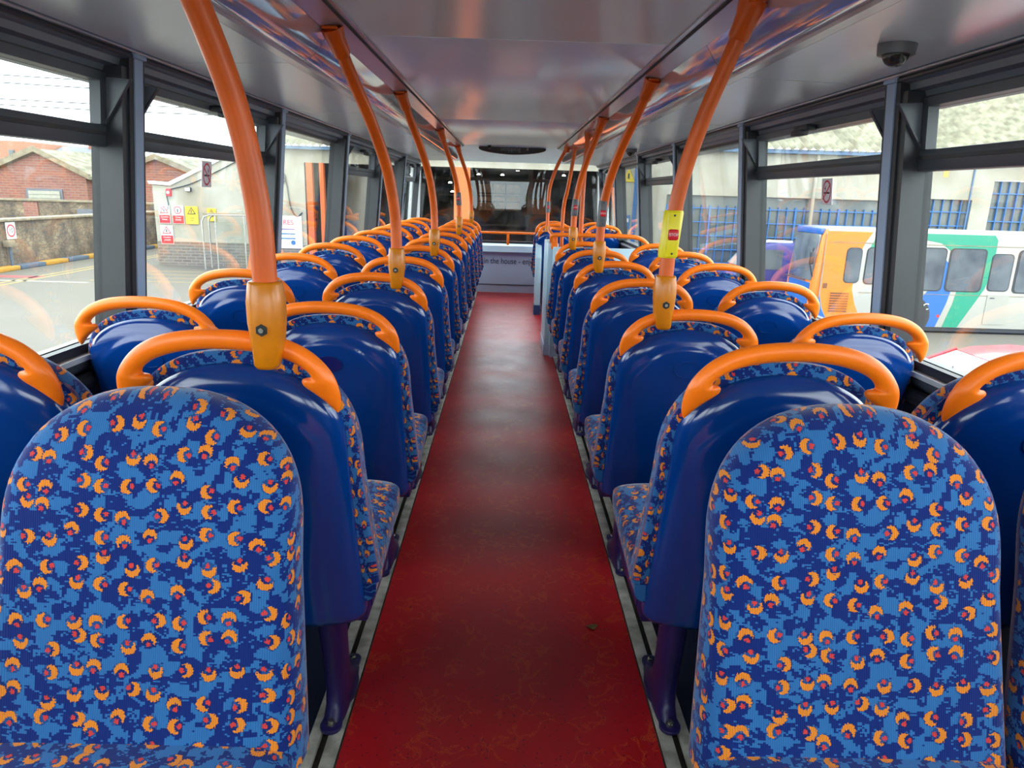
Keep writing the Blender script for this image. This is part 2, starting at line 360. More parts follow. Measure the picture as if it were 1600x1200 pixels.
# side walls: lower panel, ledge, cant rail, pillars, windows
PC = [-2.02, -.62, .80, 2.18, 3.54, 4.95, 6.32, 7.70]
def slab(mb, s, y0, y1, z0, z1, fi, fo):      # slanted box between two profile functions
    pts = []
    for z in (z0, z1):
        pts += [(s * fi(z), y0, z), (s * fi(z), y1, z), (s * fo(z), y1, z), (s * fo(z), y0, z)]
    return mb.hexa(pts)
side_name = {-1: 'left', 1: 'right'}
wn = 0
for s in (-1, 1):
    wl = MB().box(*sorted((s * 1.235, s * 1.27)), Y0B, YF, -.06, .80).obj('wall_' + side_name[s], m_frame2); struct(wl, 'lower side wall panel of the bus, %s of the aisle' % side_name[s])
    a = lambda z: 1.16; b = lambda z: 1.24
    slab(MB(), s, Y0B, 9.0, .735, .760, lambda z: 1.205, b).obj('window_ledge', m_frame2, wl)
    slab(MB(), s, Y0B, 9.0, .758, .772, lambda z: 1.195, b).obj('ledge_strip', m_white, wl)['label'] = 'pale strip along the ledge'
    MB().tube([(s * 1.205, Y0B, .70), (s * 1.205, 9.0, .70)], .022, 8).obj('ledge_pipe', m_black, wl, smooth=True)
    # cant rail above the windows, stepped rubber profile
    prof = [(1.30, 1.535), (1.30, 1.66), (1.06, 1.62), (1.055, 1.598), (1.075, 1.596), (1.078, 1.580), (1.10, 1.577), (1.105, 1.560), (1.13, 1.556), (1.14, 1.535)]
    MB().prism([(s * x, z) for x, z in prof], 1, Y0B, YF).obj('cant_rail', m_cant, wl)
    MB().tube([(s * 1.077, Y0B, 1.588), (s * 1.077, 9.1, 1.588)], .0075, 8).obj('rubber_bead', m_frame, wl, smooth=True)
    for c in PC:
        mb = MB(); slab(mb, s, c - .043, c + .043, .76, 1.60, Xi, lambda z: Xg(z) + .03); mb.obj('pillar', m_black, wl)
        mb = MB(); slab(mb, s, c - .020, c + .026, .775, 1.592, lambda z: Xi(z) - .004, Xi); mb.obj('pillar_strip', m_strip, wl)['label'] = 'blue-grey strip'
        MB().box(*sorted((s * (Xi(1.59) - .012), s * (Xi(1.59) + .01))), c - .030, c + .036, 1.582, 1.604).obj('pillar_cap', m_strip, wl, bevel=.004)
        MB().cyl((s * (Xi(1.27) + .045), c - .047, 1.27), 1, .007, .005, 10).obj('pillar_screw', m_black, wl)
    edges = PC + [9.06]
    for i in range(len(PC)):
        wn += 1
        ya, yb = edges[i] + .043, edges[i + 1] - (.043 if i < len(PC) - 1 else 0)
        hop = i in (0, 2, 3, 5, 7)
        # frame (rubber surround) is the window's own mesh
        mb = MB(); fi = lambda z: Xg(z) - .022; fo = lambda z: Xg(z) + .012
        fw = .055 if hop else .022; ztop = 1.535
        slab(mb, s, ya, yb, .775, .80, fi, fo); slab(mb, s, ya, yb, ztop - (.022 if hop else .008), ztop + .03, fi, fo)
        slab(mb, s, ya, ya + .022, .80, ztop, fi, fo); slab(mb, s, yb - .026, yb, .80, ztop, fi, fo)
        w = mb.obj('window_%d' % wn, m_black); struct(w, '%s side bus window%s' % (side_name[s], ' with a hinged top light' if hop else ' of one plain pane'))
        g = MB(); slab(g, s, ya + .01, yb - .01, .79, 1.355 if hop else ztop, lambda z: Xg(z) - .002, lambda z: Xg(z) + .004); g.obj('pane', m_glass, w)
        # jamb channel facing the camera
        j = MB(); slab(j, s, yb - .03, yb + .002, .80, ztop + .02, lambda z: Xi(z) + .006, lambda z: Xg(z) - .01); j.obj('jamb_channel', m_frame, w)
        if hop:
            t = MB(); slab(t, s, ya + .02, yb - .02, 1.342, 1.400, lambda z: Xg(z) - .030, lambda z: Xg(z) + .01); t.obj('transom', m_frame2, w, bevel=.005)
            t = MB(); slab(t, s, ya + .02, yb - .02, 1.372, 1.382, lambda z: Xg(z) - .036, lambda z: Xg(z) - .02); t.obj('transom_bead', m_black, w)
            h = MB()
            fi2 = lambda z: Xg(z) - .034
            for q in ((ya + .025, ya + .060, 1.40, 1.53), (yb - .065, yb - .028, 1.40, 1.53), (ya + .025, yb - .028, 1.512, 1.535)):
                slab(h, s, *q, fi2, lambda z: Xg(z) - .004)
            h.obj('hopper_frame', m_frame2, w)
            g = MB(); slab(g, s, ya + .05, yb - .05, 1.395, 1.52, lambda z: Xg(z) - .010, lambda z: Xg(z) - .005); g.obj('hopper_pane', m_glass, w)
            for yy, dr in ((ya + .028, 1), (yb - .030, -1)):     # folding wedge stays at the two upper corners
                x1 = Xg(1.52) - .02; x0 = x1 - .085
                MB().prism([(s * x1, 1.40), (s * x1, 1.525), (s * x0, 1.520)], 1, yy, yy + dr * .006).obj('hopper_stay', m_stay, w)
                MB().prism([(s * x0, 1.522), (s * (x0 + .004), 1.514), (s * x1, 1.398), (s * x1, 1.408)], 1, yy, yy + dr * .014).obj('stay_flange', m_frame2, w)
            yc = (ya + yb) / 2
            MB().box(*sorted((s * (Xg(1.53) - .075), s * (Xg(1.53) - .03))), yc - .06, yc + .06, 1.508, 1.530).obj('hopper_latch', m_black, w, bevel=.006)
            MB().box(*sorted((s * (Xg(1.52) - .085), s * (Xg(1.52) - .05))), yc - .03, yc + .06, 1.492, 1.512).obj('latch_tongue', m_black, w, bevel=.004)
# rear wall; unseen window behind the camera kept wide to light the seats
wr = MB().box(-1.24, 1.24, Y0B - .04, Y0B, -.06, .80).box(-1.24, 1.24, Y0B - .04, Y0B, 1.55, 1.76).box(-1.27, -1.06, Y0B - .04, Y0B, .8, 1.55).box(1.06, 1.27, Y0B - .04, Y0B, .8, 1.55).obj('wall_rear', m_frame2); struct(wr)
MB().box(-1.06, 1.06, Y0B - .025, Y0B - .02, .8, 1.55).obj('pane', m_glass, wr)
# ceiling
ce = MB().box(-1.30, 1.30, Y0B, 9.3, 1.80, 1.84).obj('ceiling', m_frame2); struct(ce, 'bus ceiling lining')
seams = [Y0B, -.2, 2.48, 5.15, 7.85]
for a, b in zip(seams, seams[1:]):
    MB().box(-.492, .492, a + .005, b - .005, 1.722, 1.735).obj('centre_panel', m_ceil, ce, bevel=.001)
MB().box(-.5, .5, Y0B, 7.86, 1.727, 1.74).obj('panel_backing', m_line, ce)
sseam = [Y0B, -1.2, .30, 2.35, 3.75, 5.2, 6.6, 8.0, 9.12]
for s in (-1, 1):
    MB().prism([(s * .485, 1.716), (s * .485, 1.728), (s * .52, 1.724), (s * .52, 1.708)], 1, Y0B, 7.9).obj('centre_trim', m_cove, ce)
    MB().prism([(s * .497, 1.7085), (s * .497, 1.715), (s * .503, 1.715), (s * .503, 1.706)], 1, Y0B, 7.9).obj('trim_groove', m_line, ce)
    MB().prism([(s * .518, 1.712), (s * .518, 1.722), (s * .572, 1.712), (s * .572, 1.699)], 1, Y0B, 8.2).obj('pole_rail', m_cove, ce)
    MB().prism([(s * .568, 1.708), (s * .568, 1.735), (s * .70, 1.66), (s * .70, 1.628)], 1, Y0B, 9.1).obj('cove_backing', m_line, ce)
    MB().prism([(s * .668, 1.614), (s * .668, 1.626), (s * .695, 1.624), (s * .695, 1.612)], 1, Y0B, 9.1).obj('cove_trim', m_cove, ce)
    for a, b in zip(sseam, sseam[1:]):
        r = []
        for k in range(9):
            t = k / 8; ang = PI * t
            x = .574 + .092 * t; z = 1.700 - .076 * t - .024 * math.sin(ang)
            r.append((x, z))
        outl = r + [(x + .004, z + .008) for x, z in r[::-1]]
        MB().prism([(s * x, z) for x, z in outl], 1, a + .003, b - .003).obj('light_diffuser', m_diff, ce, smooth=True)['label'] = 'glossy curved light cover'
        MB().prism([(s * .698, 1.613), (s * .698, 1.622), (s * 1.058, 1.612), (s * 1.09, 1.59), (s * 1.06, 1.602)], 1, a + .004, b - .004).obj('side_panel', m_ceil, ce)
    MB().prism([(s * .69, 1.622), (s * .69, 1.64), (s * 1.10, 1.632), (s * 1.10, 1.615)], 1, Y0B, 9.1).obj('panel_backing', m_line, ce)
    MB().tube([(s * 1.062, Y0B, 1.600), (s * 1.062, 9.1, 1.600)], .006, 8).obj('edge_bead', m_cove, ce, smooth=True)
# front: sloping header, windscreen, bulkhead
MB().hexa([(-.5, 7.86, 1.722), (.5, 7.86, 1.722), (1.12, 9.2, 1.612), (-1.12, 9.2, 1.612), (-.5, 7.86, 1.735), (.5, 7.86, 1.735), (1.12, 9.2, 1.65), (-1.12, 9.2, 1.65)]).obj('front_header', m_lip, ce)
wf = MB().box(-1.24, 1.24, YF, YF + .05, -.06, .52).obj('wall_front', m_bulk); struct(wf, 'blue-grey front bulkhead under the windscreen')
MB().prism([(9.10, .525), (9.115, .60), (9.16, .622), (YF + .05, .622), (YF + .05, .515), (9.115, .515)], 0, -1.24, 1.24).obj('bulkhead_lip', m_lip, wf, smooth=True, angle=50)
MB().box(-1.24, 1.24, 9.19, YF, .10, .106).obj('bulkhead_seam', m_line, wf)
MB().box(-1.2, 1.2, 9.185, 9.2, .624, .655).obj('screen_gasket', m_black, wf)
for s in (-1, 1):
    MB().hexa([(s * 1.12, 9.14, .62), (s * 1.24, 9.02, .62), (s * 1.28, 9.1, .62), (s * 1.14, 9.24, .62), (s * 1.09, 9.14, 1.64), (s * 1.16, 9.02, 1.64), (s * 1.2, 9.1, 1.64), (s * 1.12, 9.24, 1.64)]).obj('front_pillar', m_white, wf)
    MB().box(*sorted((s * 1.10, s * 1.125)), 9.17, 9.23, .62, 1.63).obj('screen_rubber', m_black, wf)
text('bulkhead_print', 'ks in the house - enjoy', m_text, .105, (-.01, 9.1975, .40), (PI / 2, 0, 0), wf, sx=.80)
ws = MB().box(-1.11, 1.11, 9.215, 9.222, .62, 1.64).obj('window_17', m_glass); struct(ws, 'wide front windscreen')
# the dark display under the header
dsp = MB(); nrm = 24
for k in (0, 1): pass
ov = [(.36 * math.copysign(abs(math.cos(t)) ** 1.25, math.cos(t)), .058 * math.copysign(abs(math.sin(t)) ** 1.0, math.sin(t))) for t in [2 * PI * i / 40 for i in range(40)]]
t_ = thing('display_sign', 'black oval stopping display under the front of the ceiling', 'sign', (.02, 7.95, 1.70))
MB().prism([(x, z) for x, z in ov], 1, -.02, .06).obj('display_housing', m_blackp, t_, bevel=.004)
mk = mat('dim_letters', (112, 112, 114), .5)
text('display_text', 'Stopping', mk, .062, (-.02, -.0225, -.002), (PI / 2, 0, 0), t_)
MB().box(.150, .172, -.0225, -.02, -.016, .018).obj('bus_symbol', mk, t_)

# ------------------------------------------------------------------ seats
HS, TILT = .30, .28
def yb(z): return -(z - HS) * TILT
def shell_mesh():
    mb = MB(); rows = []; nx = 60; H, z1 = .888, .755
    zs = [HS + .45 * (i / 44) for i in range(44)] + [.75 + (H - .75) * math.sin(PI / 2 * i / 30) for i in range(31)]
    for z in zs:
        w = .192
        if z > z1: w *= max(0, 1 - ((z - z1) / (H - z1)) ** 2.0) ** .46
        if z < HS + .035: w -= .035 * (1 - math.sqrt(max(0, 1 - ((HS + .035 - z) / .035) ** 2)))
        w += .006 * min(1, max(0, (.6 - z) / .3)); w = max(w, .004)
        D = .062 * (max(0, 1 - max(0, (z - .70) / (H + .001 - .70)) ** 3.2) ** .5) + .004
        if z < HS + .03: D -= .022 * ((HS + .03 - z) / .03) ** 2
        r = []
        for i in range(nx + 1):
            u = math.sin(PI / 2 * (2 * i / nx - 1)); au = abs(u)
            y = yb(z) + .066 - D * max(0, 1 - au ** 3.6) ** (1 / 3.0)
            # raised inner panel with its own arched edge
            xw = abs(u * w)
            zin = .838 - .085 * (xw / .15) ** 2.2; xin = .108 + .046 * min(1, max(0, (z - .46) / .24)) ** .8
            e1 = 1 / (1 + math.exp((xw - xin) / .0014)); e2 = 1 / (1 + math.exp((z - zin) / .0014))
            y -= .0038 * e1 * e2
            r.append((u * w, y, z))
        r += [(u * w * .985, yb(z) + .072, z) for u in (1, .5, 0, -.5, -1)]
        rows.append(r)
    mb.rings(rows); return mb.mesh('seat_shell', m_shell, smooth=True, angle=60)
def cushion_mesh():
    mb = MB(); rows = []; uvs = []; nx = 40; H, z1 = .908, .705; zb = .40
    zs = [zb + (.72 - zb) * i / 12 for i in range(12)] + [.72 + (H - .72) * math.sin(PI / 2 * i / 18) for i in range(19)]
    vv = 0; pz = None
    for z in zs:
        w = .214 - .004 * (z - .4)
        if z < .66: w += .016 * ((.66 - z) / .26)
        t = max(0, (z - z1) / (H - z1)); w *= max(0, 1 - t ** 2.5) ** .43; w = max(w, .006)
        thick = .074 * max(0, 1 - t ** 2.6) ** .42 + .004; back = .026 * max(0, 1 - t ** 3) ** .5
        yc = yb(z) + .072; r = []; n = nx
        for i in range(n):
            a = 2 * PI * i / n; ca, sa = math.cos(a), math.sin(a)
            x = w * math.copysign(abs(ca) ** .62, ca)
            f = math.copysign(abs(sa) ** .50, sa)
            y = yc + (thick * f if f > 0 else back * f)
            if f > 0:
                u = abs(x) / max(w, .01)
                y += -.013 * (1 - u * u) * min(1, (z - zb) / .1) * (1 - t) + .006 * math.exp(-((u - .90) / .05) ** 2) * (1 - t)
            r.append((x, y, z))
        rows.append(r)
        for (x, y, z_) in r:
            e = min(1, abs(x) / .212) ** 6; dy = y - yc
            vz = z_ * 1.04 - t * t * (dy - thick) if dy > -1e-6 else (2 * H - z_) * 1.04 + .07
            uvs.append((5 + x - math.copysign(1, x) * e * (dy - .05) * (1 - t), 5 + vz))
    mb.rings(rows); mb.uv = uvs; return mb.mesh('back_cushion', m_fab, smooth=True, angle=70)
def seat_cushion_mesh():
    mb = MB(); rows = []; uvs = []; n = 36; ny = 16; L0 = 0
    for k in range(ny + 1):
        t = k / ny; y = .03 + .47 * t
        e = max(0, 1 - max(0, (t - .78) / .22) ** 2.2) ** .45; e = max(e, .03)
        zt = .452 + .022 * t - .012 * math.sin(PI * t); zb_ = .345 + .02 * t; zc = (zt + zb_) / 2; hz = (zt - zb_) / 2
        w = .222 - .010 * t; r = []
        for i in range(n):
            a = 2 * PI * i / n; ca, sa = math.cos(a), math.sin(a)
            x = w * (.93 + .07 * e) * math.copysign(abs(ca) ** .45, ca); z = zc + hz * e * math.copysign(abs(sa) ** .5, sa) - (1 - e) * .02
            r.append((x, y, z))
        rows.append(r); q = n // 4; L = [0] * n
        for kk in range(1, n // 2 + 1):
            for sg in (1, -1):
                i0 = (q + sg * (kk - 1)) % n; i1 = (q + sg * kk) % n
                L[i1] = L[i0] + (-sg) * math.hypot(r[i1][0] - r[i0][0], r[i1][2] - r[i0][2])
        uvs += [(8 + l, 3 - y - (1 - e) * .03) for l in L]
    mb.rings(rows); mb.uv = uvs; return mb.mesh('seat_cushion', m_fab, smooth=True, angle=70)
def handle_mesh():
    # stations: inner point, outer point (x, z above tip) and half thickness; right half mirrored
    st = [((.186, .812), (.190, .809), .004), ((.162, .838), (.195, .821), .012), ((.133, .860), (.197, .840), .016), ((.134, .871), (.195, .856), .0185),
          ((.147, .873), (.190, .872), .0195), ((.147, .880), (.181, .888), .0192), ((.137, .890), (.164, .908), .0188), ((.120, .900), (.142, .925), .0182), ((.098, .908), (.112, .939), .0178), ((.068, .915), (.077, .948), .0176), ((.033, .919), (.036, .953), .0176), ((0, .920), (0, .954), .0176)]
    full = [((i[0], i[1]), (o_[0], o_[1]), t) for i, o_, t in st] + [((-i[0], i[1]), (-o_[0], o_[1]), t) for i, o_, t in st[-2::-1]]
    # smooth by spline
    a = spline([(i[0], i[1], t) for i, o_, t in full], 4); b = spline([(o_[0], o_[1], t) for i, o_, t in full], 4)
    mb = MB(); R = []; n = 16
    for p, q in zip(a, b):
        cx, cz = (p.x + q.x) / 2, (p.y + q.y) / 2; hx, hz = (q.x - p.x) / 2, (q.y - p.y) / 2; r = []
        for k in range(n):
            an = 2 * PI * k / n
            x = cx + hx * math.cos(an); z = cz + hz * math.cos(an); y = yb(z) + .022 + .010 * max(0, (z - .87) / .1) + p.z * math.sin(an)
            r.append((x, y, z))
        R.append(r)
    mb.rings(R); return mb.mesh('grab_handle', m_orange, smooth=True, angle=80)
me_shell, me_back, me_cush, me_handle = shell_mesh(), cushion_mesh(), seat_cushion_mesh(), handle_mesh()
# oval badge on the shell back
bb = MB(); nb = 28; zc = .775
def onshell(x, z, d=0):
    D = .062 * (max(0, 1 - max(0, (z - .70) / .189) ** 3.2) ** .5) + .004
    return (x, yb(z) + .066 - D * max(0, 1 - (abs(x) / .192) ** 3.6) ** (1 / 3.0) - .0038 - d, z)
bb.rings([[onshell(.040 * k * math.cos(2 * PI * i / nb), zc + .026 * k * math.sin(2 * PI * i / nb), d) for i in range(nb)] for k, d in ((1.0, -.002), (.98, .0022), (.90, .0022), (.88, .0008))])
me_ring = bb.mesh('shell_badge', m_shell, smooth=True, angle=50)
bb = MB(); bb.rings([[onshell(.038 * k * math.cos(2 * PI * i / nb), zc + .024 * k * math.sin(2 * PI * i / nb), d) for i in range(nb)] for k, d in ((1.0, -.002), (.99, .0026), (.1, .0026))])
me_disc = bb.mesh('badge_disc', m_badge, smooth=True, angle=50)
# metal frame under the cushion
fm = MB()
fm.prism([(.055, .292), (.055, .35), (.47, .375), (.475, .345), (.30, .285)], 0, -.196, .196)
me_frame = fm.mesh('seat_frame', m_purple, bevel=.006)
me_inset = MB().prism([(.10, .305), (.10, .338), (.40, .356), (.42, .345), (.28, .300)], 0, -.0015, .0015).mesh('frame_inset', m_badge)
def leg_mesh():
    mb = MB()
    R = []
    for z, yc, hy, hx in ((.30, .125, .055, .030), (.24, .130, .052, .028), (.14, .150, .050, .026), (.07, .165, .055, .025), (.03, .185, .085, .026), (.012, .195, .125, .028), (.0, .195, .128, .028)):
        R.append([(hx * math.copysign(abs(math.cos(a)) ** .5, math.cos(a)), yc + hy * math.copysign(abs(math.sin(a)) ** .8, math.sin(a)), z) for a in [2 * PI * i / 20 for i in range(20)]])
    mb.rings(R); return mb.mesh('leg', m_purple, smooth=True, angle=60)
def foot_mesh():
    mb = MB()
    pts = []
    for yc, r in ((.075, .026), (.325, .022)):
        pts.append((yc, r))
    ol = [(.026 * math.sin(a), .075 - .026 * math.cos(a)) for a in [-PI / 2 + PI * i / 8 for i in range(9)]] + [(.018, .13), (.034, .18), (.034, .24), (.02, .29)] + [(.022 * math.cos(a), .325 + .022 * math.sin(a)) for a in [PI * i / 8 for i in range(9)]] + [(-.02, .29), (-.034, .24), (-.034, .18), (-.018, .13)]
    mb.prism(ol, 2, .006, .016); return mb.mesh('foot_plate', m_purple, bevel=.002)
me_leg, me_foot = leg_mesh(), foot_mesh()
me_bolt = MB().cyl((0, 0, 0), 2, .011, .007, 6).cyl((0, 0, .007), 2, .006, .006, 10).mesh('bolt', m_chrome)
me_bar = MB().box(-.20, .25, .25, .30, .30, .33).mesh('wall_bracket', m_purple)
def seat_proto(kind, handle=True, badge='ring'):
    t = thing('bus_seat', 'seat', 'seat'); P = link('seat_shell', me_shell, t)
    if badge == 'ring': link('shell_badge', me_ring, P)
    elif badge == 'disc': link('shell_badge', me_disc, P)['label'] = 'oval navy badge'
    link('back_cushion', me_back, t); link('seat_cushion', me_cush, t)
    f = link('seat_frame', me_frame, t)
    for q in (-1, 1): link('frame_inset', me_inset, f).location = (q * .197, 0, 0)
    if handle: link('grab_handle', me_handle, t)
    if kind in ('L', 'R'):
        sx = 1 if kind == 'L' else -1
        l = link('leg', me_leg, t); l.location = (sx * .098, 0, 0)
        fo = link('foot_plate', me_foot, l)
        for yy in (.075, .325): bo = link('bolt', me_bolt, l); bo.location = (0, yy, .014)
    else:
        sx = 1 if kind == 'WR' else -1
        b_ = link('wall_bracket', me_bar, t); b_.scale = (sx, 1, 1)
    return t
ordw = ['', 'first', 'second', 'third', 'fourth', 'fifth', 'sixth', 'seventh', 'eighth', 'ninth', 'tenth', 'eleventh']
LR = [1.35, 2.06, 2.78, 3.48, 4.17, 4.86, 5.55, 6.24, 6.93, 7.62, 8.31]
RR = [1.37, 2.10, 2.83, 3.54, 4.24, 4.92]
protos = {}
def place(kind, x, y, label, group, rz=0, sc=(1, 1, 1), handle=True, badge='ring'):
    key = (kind, handle, badge)
    if key not in protos:
        protos[key] = seat_proto(kind, handle, badge); r = protos[key]
        r.location = (x, y, 0); r.rotation_euler = (0, 0, rz); r.scale = sc; r['label'] = label
        r['group'] = group; return r
    r = dup(protos[key], (x, y, 0), rz, label, sc); r['group'] = group; return r
poleL = {1: 1, 3: 1, 5: 1, 8: 1, 11: 1}
poleR = {2: 1, 4: 1, 6: 1}
for i, y in enumerate(LR, 1):
    sc = (1, 1, 1.06) if i == 1 else (1, 1, 1)
    e = ' with orange handle, carrying a pole' if i in poleL else ''
    ex = ' with navy oval badge' if i == 2 else ''
    place('L', -.505, y, 'blue seat%s%s, %s row from camera, aisle side left' % (e, ex, ordw[i]), 'seats left of the aisle', sc=sc, badge='disc' if i == 2 else 'ring')
    place('WL', -1.0, y, 'blue seat with orange handle, %s row from camera, against the left windows' % ordw[i], 'seats along the left windows', sc=sc, badge='ring')
for i, y in enumerate(RR, 1):
    sc = (1, 1, 1.06) if i == 1 else (1, 1, 1)
    e = ' with orange handle, carrying a pole' if i in poleR else ''
    place('R', .505, y, 'blue seat%s, %s row from camera, aisle side right' % (e, ordw[i]), 'seats right of the aisle', sc=sc)
    place('WR', 1.0, y + .02, 'blue seat with orange handle, %s row from camera, against the right windows' % ordw[i], 'seats along the right windows', sc=sc)
for y, w_ in ((7.76, 'just beyond the stairwell guard'), (8.42, 'in the front row by the windscreen')):
    place('R', .505, y, 'blue aisle seat %s, right side' % w_, 'front seats beyond the stairs')
    place('WR', 1.0, y, 'blue window seat %s, right side' % w_, 'front seats beyond the stairs')
place('L', .520, .955, 'rear-facing seat showing its full moquette backrest, nearest right of the aisle', 'rear-facing moquette seats', rz=PI, sc=(1.03, 1, 1.045), handle=False)
place('WL', 1.01, .955, 'rear-facing moquette seat cut off at the right edge, against the window', 'rear-facing moquette seats', rz=PI, sc=(1.03, 1, 1.045), handle=False)
place('R', -.540, .955, 'rear-facing seat showing its full moquette backrest, nearest left of the aisle', 'rear-facing moquette seats', rz=PI, sc=(1.03, 1, 1.045), handle=False)

# ------------------------------------------------------------------ grab poles
def pole(s, y, yt, lab, bell=None, z0=.932, xb=.418, xt=.548):
    t = thing('grab_pole', lab, 'pole', (s * xb, y, 0), group='orange grab poles')
    pts = [(0, 0, z0), (0, 0, z0 + .12), (s * .004, .02 * (yt - y), z0 + .24), (s * .022, .12 * (yt - y), z0 + .38), (s * .055, .38 * (yt - y), z0 + .52), (s * .095, .72 * (yt - y), z0 + .65), (s * (xt - xb), (yt - y), 1.70)]
    P = spline(pts, 7)
    MB().tube(P, .0200, 18).obj('tube', m_pole, t, smooth=True, angle=60)
    # amber clamp that wraps the seat handle
    R = []
    for z, a, b in ((z0 - .035, .017, .020), (z0 - .028, .021, .025), (z0 + .0, .025, .029), (z0 + .045, .030, .031), (z0 + .08, .0305, .030), (z0 + .108, .027, .027), (z0 + .112, .0255, .0255), (z0 + .112, .021, .021)):
        R.append([(a * math.copysign(abs(math.cos(q)) ** .7, math.cos(q)) + s * .003 * (1 if z < z0 else 0), b * math.copysign(abs(math.sin(q)) ** .7, math.sin(q)), z) for q in [2 * PI * k / 28 for k in range(28)]])
    so = MB().rings(R).obj('pole_clamp', m_socket, t, smooth=True, angle=70)
    MB().cyl((0, -.032, z0 + .035), 1, .0105, .004, 6).obj('hex_nut', m_blackp, so); MB().cyl((0, -.036, z0 + .035), 1, .0042, .005, 12).obj('bolt_end', m_chrome, so)
    d = (P[-1] - P[-3]).normalized(); e = P[-1]
    fl = MB().tube([e - d * .085, e - d * .08, e - d * .03, e - d * .02, e + Vector((0, 0, .004))], [.0215, .0255, .0275, .031, .034], 18).obj('ceiling_socket', m_pole, t, smooth=True, angle=50)
    MB().box(e.x - .022, e.x + .022, e.y - .038, e.y + .038, 1.694, 1.702).obj('ceiling_flange', m_pole, t, bevel=.003)
    if bell:
        m, zb, hh, hw = bell
        body = MB()
        c = min(P, key=lambda p: abs(p.z - zb))
        i0 = [p for p in P if abs(p.z - zb) < hh * 1.2]
        body.tube([(c.x - s * .004, c.y, zb - hh), (c.x - s * .004, c.y, zb - hh + .004), (c.x + s * .004, c.y, zb + hh - .004), (c.x + s * .004, c.y, zb + hh)], [hw * .93, hw, hw, hw * .93], 20)
        b_ = body.obj('bell_push', m, t, smooth=True, angle=50); b_['label'] = 'bell push housing'
        MB().box(c.x - hw * .62, c.x + hw * .62, -hw - .006 + c.y, -hw * .6 + c.y, zb - hh * .95, zb + hh * .95).obj('bell_plate', m, b_, bevel=.003)
        MB().box(c.x - .0135, c.x + .0135, c.y - hw - .012, c.y - hw - .004, zb - .014, zb + .014).obj('stop_button', m_red, b_, bevel=.005)
        text('button_text', 'STOP', m_whitep, .0105, (c.x, c.y - hw - .0122, zb), (PI / 2, 0, 0), b_, .0003)
        for zz in (zb - hh * .8, zb + hh * .8): MB().cyl((c.x, c.y - hw - .007, zz), 1, .003, .002, 8).obj('screw', m_black, b_)
    return t
def ty(y0): return y0 + yb(.96) + .03     # handle top plane
pole(-1, ty(LR[0]) - .012, 1.02, 'large near orange pole clamped to the nearest left aisle seat', z0=.985)
pole(-1, ty(LR[2]), 2.29, 'orange pole rising from third aisle seat on the left')
pole(-1, ty(LR[4]), 3.68, 'orange pole rising from fifth aisle seat on the left')
pole(-1, ty(LR[7]), 5.75, 'orange pole with grey bell push on the left seats', (m_grey, 1.19, .052, .023))
pole(-1, ty(LR[10]), 7.70, 'farthest orange pole on the left, in front of orange door post')
pole(1, ty(RR[1]), 1.85, 'orange pole with yellow bell push and red button, right of aisle', (m_yel, 1.155, .062, .026))
pole(1, ty(RR[3]), 3.05, 'orange pole with grey bell push on fourth right aisle seat', (m_grey, 1.17, .06, .023))
pole(1, ty(RR[5]), 4.56, 'orange pole with grey bell push on last seat before the stairs', (m_grey, 1.17, .055, .023))
def plainpole(x, y, z0, xt, yt, zt, lab, bell=None):
    t = thing('grab_pole', lab, 'pole', (x, y, 0), group='orange grab poles')
    P = spline([(0, 0, z0), (0, 0, z0 + .3), ((xt - x) * .1, (yt - y) * .1, z0 + .45), ((xt - x) * .45, (yt - y) * .45, z0 + .62), (xt - x, yt - y, zt)], 7)
    MB().tube(P, .018, 14).obj('tube', m_pole, t, smooth=True)
    e = P[-1]; MB().cyl((e.x, e.y, e.z - .05), 2, .024, .055, 16, .030).obj('ceiling_socket', m_pole, t, smooth=True, angle=40)
    MB().cyl((0, 0, z0 - .03), 2, .025, .06, 14).obj('pole_clamp', m_socket, t, smooth=True, angle=40)
    if bell:
        b_ = MB().cyl((0, 0, bell - .055), 2, .023, .11, 18).obj('bell_push', m_grey, t, smooth=True, angle=40)
        MB().box(-.013, .013, -.030, -.020, bell - .014, bell + .014).obj('stop_button', m_red, b_, bevel=.004)
        text('button_text', 'STOP', m_whitep, .010, (0, -.0302, bell), (PI / 2, 0, 0), b_, .0003)
plainpole(.40, 7.50, .90, .56, 7.40, 1.70, 'orange pole with grey bell push beyond the stairs, nearest the aisle', 1.12)
plainpole(.52, 7.05, .72, .60, 6.9, 1.70, 'slim orange pole at stairwell, second from the aisle')
plainpole(.555, 5.62, .88, .57, 5.6, 1.70, 'straight orange pole rising from the near stairwell rail')

# ------------------------------------------------------------------ stairwell guard
t = sg_ = thing('stair_guard', 'pale blue stairwell guard with orange tubular rail behind the last right seats', 'panel')
MB().box(.30, .385, 5.55, 6.05, .09, .885).obj('side_panel', m_lip, t, bevel=.008)
MB().box(.34, 1.18, 5.50, 5.54, .09, .86).obj('end_panel', m_lip, t, bevel=.006)
MB().box(.295, .39, 5.545, 6.08, .0, .09).obj('kick_plate', m_bulk, t, bevel=.004)['label'] = 'grey-blue kick plate'
MB().box(.345, 1.18, 5.498, 5.545, 0, .09).obj('kick_plate', m_bulk, t)
MB().tube([(.365, 5.60, .62), (.345, 5.58, .62), (.345, 5.58, .5), (.365, 5.6, .5)], .006, 8).obj('small_hook', m_chrome, t, smooth=True)
t = thing('stair_guard', 'narrow pale blue panel with dark blue foot at the front end of the stairwell', 'panel')
MB().prism([(7.52, .1), (7.70, .1), (7.70, .74), (7.60, .70), (7.52, .60)], 0, .295, .355).obj('side_panel', m_lip, t, bevel=.006)
MB().box(.29, .36, 7.51, 7.71, 0, .1).obj('panel_foot', m_dkblue, t)['label'] = 'dark blue foot'
t = sg_
